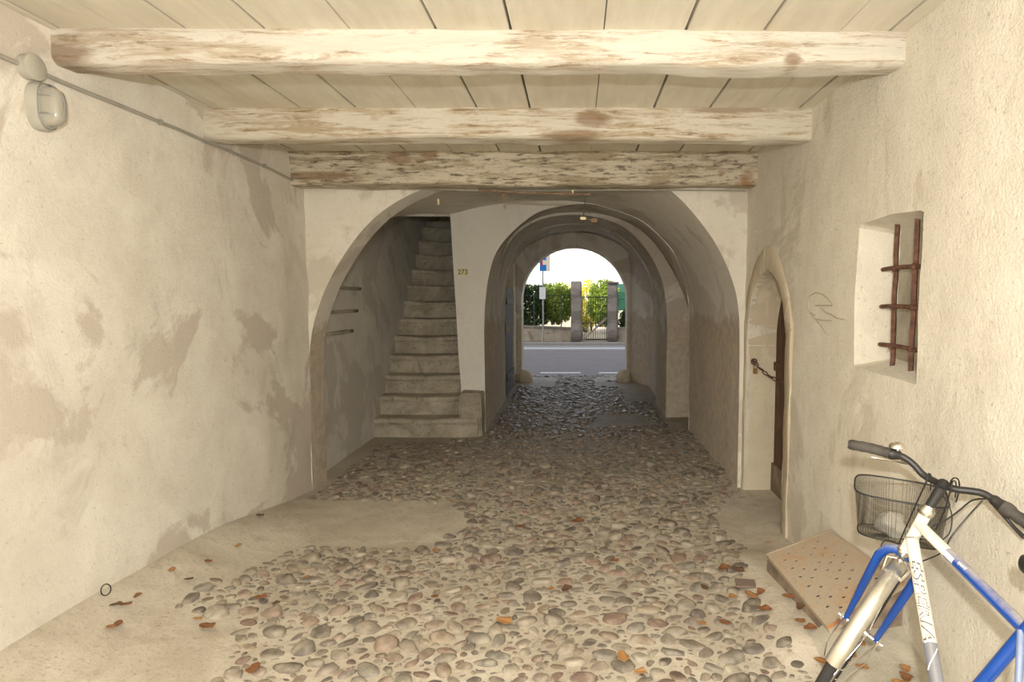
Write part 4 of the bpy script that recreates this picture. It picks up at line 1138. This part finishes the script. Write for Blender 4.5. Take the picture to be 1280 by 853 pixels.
# pale sticker on the top tube
sv_ = [];
d = (tt1 - tt0).normalized(); c = (CAM - tt0); c = (c - d * c.dot(d)).normalized(); b = d.cross(c)
for i in range(9):
    for k in range(6):
        a = -.55 + .9 * k / 5 * (-1) ; a = .1 - 1.0 * k / 5; sv_.append(tt0 + d * (.075 + .13 * i / 8) + (c * math.cos(a) + b * math.sin(a) * (-1)) * .0171)
mesh('sticker', sv_, [(i*6+k, i*6+k+1, (i+1)*6+k+1, (i+1)*6+k) for i in range(8) for k in range(5)], M['whitep'], bk, True)
# white swoosh on the grey part of the tube
d = (dt1 - dt0).normalized(); c = (CAM + Vector((-.3,0,0)) - dt0); c = (c - d * c.dot(d)).normalized(); b = d.cross(c)
MB().tube([dt0 + d * (DL * (.63 + .11 * t)) + (c * math.cos(2.0 * t - 1.1) + b * math.sin(2.0 * t - 1.1)) * .0188 for t in lin(0, 1, 12)], .0018, 5).build('swoosh', M['letter'], bk, True)

# basket -----------------------------------------------------------
bs_ = thing('wire_basket', 'black wire mesh basket hung on the bicycle handlebar', 'basket', (1.15, 2.15, .62))
bt = Vector((.90, -.43, -.05)).normalized(); bf = Vector((.40, .90, .0)).normalized(); bu = Vector((.0, -.05, 1)).normalized()
bo = at(1128, 628, 2.085)      # middle of the near top edge
def bring(h, n=64):
    """horizontal loop of the basket at height fraction h (0 bottom, 1 top)"""
    W = .135 + .018 * h; Dp = .15 + .045 * h; out = []
    for i in range(n):
        a = 2 * PI * i / n; c, s = math.cos(a), math.sin(a)
        e = .55; x = W * math.copysign(abs(c) ** e, c); y = Dp / 2 * math.copysign(abs(s) ** e, s)
        lift = .028 * sm(-.02, .08, y) * h
        out.append(bo + bt * x + bf * (Dp * .5 + .0 + y) - bu * ((1 - h) * .155) + bu * lift)
    return out
NR = 30; n = 170
V = []; F = []
for j in range(NR): V += bring(j / (NR - 1), n)
for j in range(NR - 1):
    for i in range(n): k = (i + 1) % n; F.append((j*n+i, j*n+k, (j+1)*n+k, (j+1)*n+i))
# bottom mesh: rings shrinking
cb_ = sum(bring(0, n), Vector()) / n; base0 = list(range(n)); prev = 0
for q in range(1, 15):
    s = 1 - q / 15; b = len(V); V += [cb_ + (p - cb_) * s for p in bring(0, n)]
    for i in range(n):
        k = (i + 1) % n; F.append((prev + i, b + i, b + k, prev + k))
    prev = b
# diamond mesh: triangulate alternately -> wireframe
bm = bmesh.new(); bv = [bm.verts.new(v) for v in V]
for f in F: bm.faces.new([bv[i] for i in f])
bmesh.ops.wireframe(bm, faces=bm.faces[:], thickness=.0017, use_replace=True, use_even_offset=False)
me = bpy.data.meshes.new('wire_mesh'); bm.to_mesh(me); bm.free(); me.transform(Matrix.Translation(-parent_loc(bs_)))
M['mesh'] = simple('dusty_wire', (.085,.075,.06), .6, .3)
link('wire_mesh', me, M['mesh'], bs_)
MB().tube(bring(1, 64), .0032, 8, closed=True).build('rim', M['black'], bs_, True)
MB().tube(bring(0, 64), .0028, 8, closed=True).build('bottom_rim', M['black'], bs_, True)
for (x, y, D), (x2, y2, D2), (x3, y3, D3) in (((1159,597,1.93),(1149,622,1.95),(1123,681,2.05)), ((1190,606,1.86),(1180,640,1.9),(1170,662,1.98))):
    MB().tube(cr([at(x + 4, y + 16, D + .03), at(x + 5, y - 1, D + .015), at(x + 1, y - 4, D - .012), at(x - 2, y + 8, D - .018), at(x2, y2, D2 - .01), at(x3, y3, D3)], 4), .0024, 6).build('hook', M['black'], bs_, True)
MB().tube(cr([at(1189,616,1.87), at(1188,604,1.86), at(1192,598,1.85), at(1198,600,1.86), at(1199,612,1.88), at(1195,628,1.93)], 4), .0024, 6).build('hook', M['black'], bs_, True)
# crumpled plastic in basket
pb = MB().ball((0, 0, 0), (.055, .045, .045), 24, 18); cc = cb_ + Vector((-.02, 0, .045))
pb.V = [(cc.x + v[0] * (1 + .5 * noise.noise(Vector(v) * 28)), cc.y + v[1] * (1 + .5 * noise.noise(Vector(v) * 31)), cc.z + v[2] * (1 + .4 * noise.noise(Vector(v) * 26))) for v in pb.V]
M['plastic'] = simple('crumpled_plastic', (.55,.52,.44), .35)
tag(pb.build('plastic_bag', M['plastic'], None, True), 'crumpled pale plastic bag lying inside the wire basket', 'bag')

# ------------------------------------------------------------------ small litter
def leaf(name, c, size, ang, mat, label, group, curl=.35):
    V = []; F = []; n = 9; L = size; 
    for i in range(n):
        t = i / (n - 1); w = L * .34 * math.sin(PI * t ** .8) * (1 + .25 * math.sin(9 * t)); y = (t - .5) * L
        for s in (-1, -.5, 0, .5, 1):
            z = abs(s) * w * curl + (t - .5) ** 2 * L * curl * .8; V.append((s * w, y, z + .001))
    for i in range(n - 1):
        for k in range(4): F.append((i*5+k, i*5+k+1, (i+1)*5+k+1, (i+1)*5+k))
    me = bpy.data.meshes.new(name); me.from_pydata(V, [], F); o = link(name, me, mat, None, True)
    md = o.modifiers.new('thick', 'SOLIDIFY'); md.thickness = .0012
    o.location = c; o.rotation_euler = (random.uniform(-.12, .12), random.uniform(-.12, .12), ang)
    return tag(o, label, 'leaf', group)
def onfloor(px, py):
    v = at(px, py, 1) - CAM; z = -.03
    for _ in range(8):
        p = CAM + v * ((z - 1.5) / v.z); z = zf(p.x, p.y)
    return Vector((p.x, p.y, z + .022))
LV = [(325,649,3,.07,'dark brown leaf at the foot of the left wall'),(298,687,2,.055,'orange leaf just off the left wall below the dark one'),(215,716,2,.06,'pale orange leaf at the foot of the left wall beside grey stain'),(260,707,1,.06,'brown leaf between two orange leaves near the left wall'),(236,730,3,.055,'dark curled leaf near the left wall below the brown leaf'),
      (157,760,1,.07,'rust-brown leaf right of the small black ring'),(145,758,3,.06,'dark leaf touching the rust-brown leaf by the black ring'),(172,749,1,.05,'small brown leaf behind the rust-brown leaf by the ring'),(138,790,2,.06,'orange leaf just below the small black ring'),(148,786,1,.07,'brown leaf lying on the orange leaf below the ring'),
      (325,753,1,.08,'brown leaf on the cobbles'),(345,760,3,.05,'small dark leaf right of a brown leaf on the cobbles'),(247,780,2,.05,'small yellow-orange leaf on left cobbles'),(258,790,1,.10,'large rust-brown leaf on the left cobbles'),(545,693,2,.06,'orange leaf on mid-left cobbles'),(543,752,1,.06,'leaf beside a large grey cobble'),
      (383,727,2,.05,'yellowish leaf on the cobbles'),(318,843,1,.09,'red-brown leaf at the bottom edge of the view, left'),(565,631,2,.07,'orange leaf in the middle distance, left'),(664,632,2,.06,'orange leaf in the middle of the floor'),(650,663,1,.09,'rust-coloured leaf in the middle of the floor, left one'),(722,656,1,.12,'brown leaf cluster in mid floor'),
      (768,706,1,.07,'brown leaf between cobbles, right of centre'),(708,742,3,.09,'dark crumpled leaf in the centre foreground'),(688,742,2,.06,'pale orange leaf in the foreground centre'),(630,783,2,.10,'long orange leaf stalk in the foreground'),(778,828,2,.09,'bright red-orange leaf near the bottom edge'),(800,847,2,.06,'tan leaf at the bottom edge'),(877,786,2,.06,'light orange leaf right of foreground'),(905,785,1,.07,'brown leaf beside light orange leaf'),
      (905,716,1,.11,'large brown leaf behind the flat tile piece'),(922,718,3,.09,'dark leaf touching large brown leaf behind the tile'),(938,750,2,.10,'orange-brown leaf in front of the tile piece'),(915,752,2,.07,'light brown leaf left in front of the tile piece'),(950,746,1,.07,'brown leaf right in front of the tile piece'),(955,768,1,.09,'curled brown leaf between tile piece and hatch'),
      (880,740,3,.07,'dark leaf left of the tile piece'),(985,752,1,.07,'leaf beside the hatch base'),(1000,765,3,.07,'dark leaf at the hatch base'),(1012,792,1,.08,'brown leaf at the near hatch corner'),(1000,783,1,.06,'small leaf left of the near hatch corner'),(1022,770,3,.08,'dark leaf against hatch masonry'),(960,683,2,.05,'small orange leaf at the door-side of the hatch'),
      (1030,835,2,.10,'orange leaf beside the front tyre'),(1060,838,1,.10,'brown leaf under the front tyre'),(895,598,1,.1,'brown leaf at the foot of right passage wall'),(880,590,3,.09,'dark leaf at the foot of the right passage wall'),(840,570,2,.1,'orange leaf in the passage near the right wall')]
mm = {1: 'leaf1', 2: 'leaf2', 3: 'leaf3'}
for x, y, k, s, lb in LV:
    leaf('dry_leaf', onfloor(x, y), s * .85, random.uniform(0, PI), M[mm[k]], 'dry ' + lb if not lb.startswith('dry') else lb, 'fallen leaves on the floor')
for i in range(16):
    x, y = random.uniform(1.0, 1.3), random.uniform(1.95, 2.38); z = zf(x, y) + .085
    leaf('dry_leaf', Vector((x, y, z - .02)), random.uniform(.05, .08), random.uniform(0, PI), M[mm[random.choice((1, 2, 2, 3))]], 'crumpled dry leaf on the cement mound by the front wheel', 'leaves on the cement mound', .4)
p = onfloor(931, 735); tl = MB(); tl.prism([p + Vector(q) for q in ((-.055,-.035,-.005),(.045,-.045,-.005),(.06,.03,-.005),(-.04,.05,-.005))], (0, 0, .012))
tag(tl.build('tile_piece', M['tile'], None, bevel=.002), 'flat brown broken tile piece on the cement left of the hatch', 'tile')
p = onx(131, 772, XL + .03); r = .021
zz = max(p.z, zf(p.x, p.y) + r + .004)
mb = MB().tube([Vector((p.x + .012, p.y, zz)) + Vector((.6 * r * math.cos(a) , .6 * r * math.cos(a), r * 1.25 * math.sin(a))) for a in lin(0, 2*PI, 21)[:-1]], .0024, 6, closed=True)
tag(mb.build('rubber_ring', M['black'], None, True), 'small black rubber ring leaning at the foot of the left wall', 'ring')

# ------------------------------------------------------------------ street
sg = grid('ground_street', lin(-16, 16, 17), lin(12.2, 19.9, 9), lambda x, y: (x, y, -.10), M['asphalt']); struct(sg, 'grey asphalt road')
def strip(name, x0, x1, y0, y1, z, mat, label, cat, group=None, t=.006):
    o = MB().box((x0, y0, z), (x1, y1, z + t)).build(name, mat); 
    return o
s_ = strip('ground_road_edge', -16, 16, 18.2, 19.9, -.098, M['asphalt_edge'], '', ''); struct(s_)
struct(strip('trim_edge_line', -16, 16, 18.75, 19.0, -.091, M['road_paint'], '', ''), 'pale painted line along the far side of the road')
for (a, b) in ((-4.1,-3.2),(-2.6,-1.7), (-.76, .10), (.49, 1.35), (1.8, 2.65)):
    if b < -1.6 or a > 1.7: continue
    o = strip('road_marking', a, b, 12.62, 12.80, -.099, M['road_paint'], '', '')
    tag(o, 'white painted road dash seen at the left of the arch' if a < 0 else 'white painted road dash seen at the right of the arch', 'road marking', 'painted dashes along the near road edge')
pv = MB().box((-16, 19.9, -.2), (16, 20.45, .0)).build('ground_pavement', M['pavement'], bevel=.01); struct(pv, 'narrow pavement across the road')
struct(grid('ground_garden', lin(-20, 20, 21), lin(20.4, 60, 21), lambda x, y: (x, y, .02 + .03 * (y - 20.4)), M['garden']), 'garden ground beyond the wall')
ph = MB().prism([(.24,20.8,.05),(1.02,20.8,.05),(1.8,26,.23),(.7,26,.23)], (0,0,.02)).build('garden_path', M['path']); tag(ph, 'sunlit pale path behind the garden gate', 'path')
# low garden walls
def gwall(x0, x1, z0a, z0b, label):
    t = thing('garden_wall', label, 'wall', ((x0+x1)/2, 20.6, 0))
    n = 30; V = []; F = []
    for i in range(n):
        x = x0 + (x1-x0)*i/(n-1); z = z0a + (z0b-z0a)*i/(n-1)
        V += [(x, 20.5 + fbm(x,0,0,3,.01), 0), (x, 20.5 + fbm(x,0,5,3,.01), z), (x, 20.75, z), (x, 20.75, 0)]
    for i in range(n-1):
        for k in range(4): l=(k+1)%4; F.append((i*4+k, i*4+l, (i+1)*4+l, (i+1)*4+k))
    F += [(0,1,2,3), tuple((n-1)*4+k for k in (3,2,1,0))]
    mb = MB(); mb.add(V, F); mb.build('masonry', M['lowwall'], t)
    mb = MB(); mb.prism([(x0,20.47,z0a),(x1,20.47,z0b),(x1,20.47,z0b+.07),(x0,20.47,z0a+.07)], (0,.3,0)); mb.build('coping', M['pillar'], t, bevel=.01)
    return t
gwall(-9, -.16, .80, .42, 'low weathered garden wall left of the gate pillars')
gwall(1.42, 9, .42, .42, 'low weathered garden wall right of the gate pillars')
for (x, y, w, h, lb, cap) in ((.01, 20.5, .36, 2.06, 'grey weathered gate pillar left of the garden gate', 0), (1.24, 20.5, .33, 1.98, 'grey weathered gate pillar right of the garden gate, with small cap', 1)):
    t = thing('gate_pillar', lb, 'pillar', (x, y, 0), 'garden gate pillars')
    rough_block('shaft', (x - w/2, y - .17, -.02), (x + w/2, y + .17, h), M['pillar'], t, 6, .012, .02, x)
    if cap: rough_block('cap', (x - w/2 - .05, y - .22, h), (x + w/2 + .05, y + .22, h + .07), M['pillar'], t, 2, .006, .01)
gt = thing('garden_gate', 'dark green barred metal gate between the two pillars', 'gate', (.63, 20.55, 0))
gx0, gx1 = .20, 1.06
mb = MB()
for z in (.06, .62, 1.5): mb.box((gx0, 20.54, z), (gx1, 20.565, z + .035))
for x in (gx0, gx1 - .03): mb.box((x, 20.535, .04), (x + .03, 20.57, 1.56))
gf = mb.build('frame', M['gate'], gt)
for x in lin(gx0 + .08, gx1 - .08, 10): MB().tube([(x, 20.553, .08), (x, 20.553, 1.56)], .008, 6).build('bar', M['gate'], gf)
MB().prism([(gx0, 20.53, .04), (gx0 + .07, 20.53, .04), (gx1, 20.53, .78), (gx1, 20.53, .84), (gx1-.05, 20.53, .84)], (0, .012, 0)).build('diagonal_brace', M['lowwall'], gt)
# fence posts with rails left
fn = thing('metal_fence', 'dark green wire fence on top of the left garden wall', 'fence', (-3, 20.62, .5))
for x in (-5.2, -4.3, -2.3, -2.35, -1.44, -.51): MB().tube([(x, 20.62, .42), (x, 20.62, 1.62)], .02, 8).build('post', M['fence'], fn)
mb = MB()
for z in (1.58,): mb.tube([(-9, 20.62, z), (-.1, 20.62, z)], .008, 6)
for i in range(60): x = -8.9 + .147 * i; mb.tube([(x, 20.62, .5), (x, 20.62, 1.6)], .0025, 4)
mb.build('wire_panel', M['fence'], fn)
fw2 = thing('metal_fence', 'dark green wire fence on top of the right garden wall', 'fence', (3, 20.62, .5))
for x in (2.1, 3.3, 4.5): MB().tube([(x, 20.62, .42), (x, 20.62, 1.5)], .02, 8).build('post', M['fence'], fw2)
mb = MB(); mb.tube([(1.42, 20.62, 1.45), (6, 20.62, 1.45)], .008, 6)
for i in range(30): x = 1.5 + .147 * i; mb.tube([(x, 20.62, .45), (x, 20.62, 1.46)], .0025, 4)
mb.build('wire_panel', M['fence'], fw2)
# street sign
sx_, sy_ = at(679, 420, 20.2).x, 20.2
sp = thing('street_sign', 'blue road sign with cream bars and white plate on a grey pole', 'sign', (sx_, sy_, 0))
zt = at(679, 312, 20.2).z
MB().tube([(sx_, sy_, -.0), (sx_, sy_, zt + .25)], .03, 12).build('pole', M['galv'], sp, True)
def panel(name, xa, xb, ya, yb, mat, d): 
    a = at(xa, yb, sy_ - d); b = at(xb, ya, sy_ - d)
    return MB().box((a.x, sy_ - d - .006, a.z), (b.x, sy_ - d, b.z)).build(name, mat, sp)
panel('sign_border', 674.3, 687.3, 313.0, 339.3, M['whitep'], .034)
panel('sign_face', 674.9, 686.7, 313.4, 338.7, M['blue'], .041)
panel('cream_bar', 683.0, 686.6, 313.5, 338.6, M['cream'], .048)
panel('cream_branch', 678.2, 683.2, 325.6, 331.2, M['cream'], .048)
panel('red_bar', 676.2, 678.3, 321.5, 333.2, M['red'], .048)
panel('lower_plate', 674.2, 682.0, 359, 374, M['whitep'], .034)
# vegetation ---------------------------------------------------------
def foliage(name, c, r, n, size, mat, label, cat, core=True, coremat=None, box=False, group=None):
    t = thing(name, label, cat, (c[0], c[1], c[2] - r[2]), group)
    if box:
        P = np.column_stack([rng.uniform(-1, 1, n), rng.uniform(-1, 1, n), rng.uniform(-1, 1, n)])
    else:
        P = rng.normal(size=(n, 3)); P /= np.linalg.norm(P, axis=1)[:, None]; P *= rng.uniform(.6, 1.05, n)[:, None]
    P = P * np.array(r) + np.array(c)
    for i in range(n): P[i] += np.array(noise.noise_vector(Vector(P[i]) * 1.7)) * .28 * min(r)
    A = rng.normal(size=(n, 3)); A /= np.linalg.norm(A, axis=1)[:, None]; Bq = rng.normal(size=(n, 3)); Bq = np.cross(A, Bq); Bq /= np.linalg.norm(Bq, axis=1)[:, None]
    s = (size * rng.uniform(.6, 1.3, n))[:, None]
    V = np.stack([P - A*s, P + Bq*s*.45, P + A*s, P - Bq*s*.45], 1).reshape(-1, 3)
    F = [(4*i, 4*i+1, 4*i+2, 4*i+3) for i in range(n)]
    mesh('foliage', V.tolist(), F, mat, t)
    mb = MB()
    for k in range(5):
        x = c[0] + r[0] * random.uniform(-.5, .5)
        mb.tube([(x, c[1], c[2] - r[2] - .05), (x + random.uniform(-.1, .1), c[1], c[2]), (x + random.uniform(-.3, .3), c[1] + random.uniform(-.2, .2), c[2] + r[2] * .7)], [.03, .02, .008], 6)
    mb.build('stems', M['doorlow'], t)
    return t
foliage('hedge', (-2.1, 21.35, 1.25), (1.05, .45, .72), 9000, .06, M['hedge'], 'dark green trimmed hedge behind fence at the left of the arch view', 'hedge', box=True)
foliage('hedge', (-5.4, 21.35, 1.25), (2.2, .45, .8), 9000, .06, M['hedge'], 'dark green hedge further left behind the fence', 'hedge', box=True)
foliage('flowering_shrub', (-.75, 21.5, 1.30), (.75, .5, .72), 7000, .055, M['hedge2'], 'light green shrub behind the fence left of the pillar', 'shrub')
foliage('forsythia', (-.55, 21.9, 1.45), (.8, .4, .62), 3000, .05, M['yellow'], 'yellow blossoming shrub behind the left gate pillar', 'shrub')
foliage('shrub', (1.05, 22.6, 1.30), (.65, .5, .85), 7000, .06, M['hedge2'], 'light green leafy shrub seen above the garden gate', 'shrub')
foliage('forsythia', (.40, 23.4, 1.2), (.42, .4, 1.0), 3000, .05, M['yellow'], 'yellow blossoming shrub seen between the gate bars', 'shrub')
foliage('shrub', (2.0, 21.3, .7), (.5, .3, .38), 3000, .05, M['hedge'], 'dark low shrub under the green awning', 'shrub')
aw = thing('awning', 'dark green fabric awning right of the gate pillars', 'awning', (2.6, 22.5, 0))
mb = MB(); mb.prism([(1.5, 22.3, 1.03), (1.5, 22.3, 1.72), (1.5, 23.6, 2.05), (1.5, 23.6, 1.98), (1.5, 22.36, 1.64), (1.5, 22.36, 1.03)], (3, 0, 0)); mb.build('canopy', M['awning'], aw)
mb = MB()
for x in (1.55, 4.4):
    for y in (22.4, 23.5): mb.tube([(x, y, 0), (x, y, 1.7)], .025, 8)
mb.build('poles', M['fence'], aw)
# far hill
V = []; F = []; nh = 40
for i in range(nh):
    x = -400 + 800 * i / (nh - 1); h = 60 + 22 * noise.noise(Vector((x * .008, 0, 0))) + 10 * noise.noise(Vector((x * .03, 2, 0)))
    V += [(x, 380, -5), (x, 430, h * .55), (x, 520, h)]
for i in range(nh - 1):
    for k in range(2): F.append((i*3+k, i*3+3+k, i*3+4+k, i*3+1+k))
struct(mesh('ground_hill', V, F, M['hill'], None, True), 'hillside far behind the garden, pale haze put into its colour')
struct(grid('ground_field', lin(-400, 400, 5), lin(58, 390, 5), lambda x, y: (x, y, .9 - (y-58)*.015), M['hedge2']))

# ------------------------------------------------------------------ lights
sc_ = bpy.context.scene
w = bpy.data.worlds.new('sky'); sc_.world = w; w.use_nodes = True; nt = w.node_tree
bg = nt.nodes['Background']; sky = nt.nodes.new('ShaderNodeTexSky'); sky.sky_type = 'NISHITA'
sky.sun_disc = False; sky.sun_elevation = math.radians(42); sky.sun_rotation = math.radians(215); sky.air_density = 1; sky.dust_density = 3; sky.ozone_density = 1
hs_ = nt.nodes.new('ShaderNodeHueSaturation'); hs_.inputs['Saturation'].default_value = .32
nt.links.new(sky.outputs[0], hs_.inputs['Color']); nt.links.new(hs_.outputs[0], bg.inputs['Color']); bg.inputs['Strength'].default_value = .37
def lamp(name, kind, loc, energy, col, **kw):
    l = bpy.data.lights.new(name, kind); l.energy = energy; l.color = col
    for k, v in kw.items(): setattr(l, k, v)
    o = bpy.data.objects.new(name, l); COL.objects.link(o); o.location = loc; return o
s = lamp('sun', 'SUN', (0, 0, 20), 6.5, (1, .93, .80), angle=.009)
d = Vector((.45, .66, -.72)).normalized(); s.rotation_euler = d.to_track_quat('-Z', 'Y').to_euler()
lamp('camera_flash', 'POINT', (0, -.16, 1.74), 265, (1, .975, .925), shadow_soft_size=.03)

# ------------------------------------------------------------------ camera
cam = bpy.data.cameras.new('camera'); co = bpy.data.objects.new('camera', cam); COL.objects.link(co)
co.location = CAM; co.rotation_euler = (PI / 2 - PHI, 0, 0)
cam.sensor_width = 36; cam.sensor_fit = 'HORIZONTAL'; cam.lens = FPX / 1280 * 36; cam.shift_x = -80 / 1280
cam.clip_start = .02; cam.clip_end = 2000
sc_.camera = co
sc_.view_settings.view_transform = 'Standard'; sc_.view_settings.look = 'None'; sc_.view_settings.gamma = 1
sc_.view_settings.use_curve_mapping = False; sc_.view_settings.exposure = 0
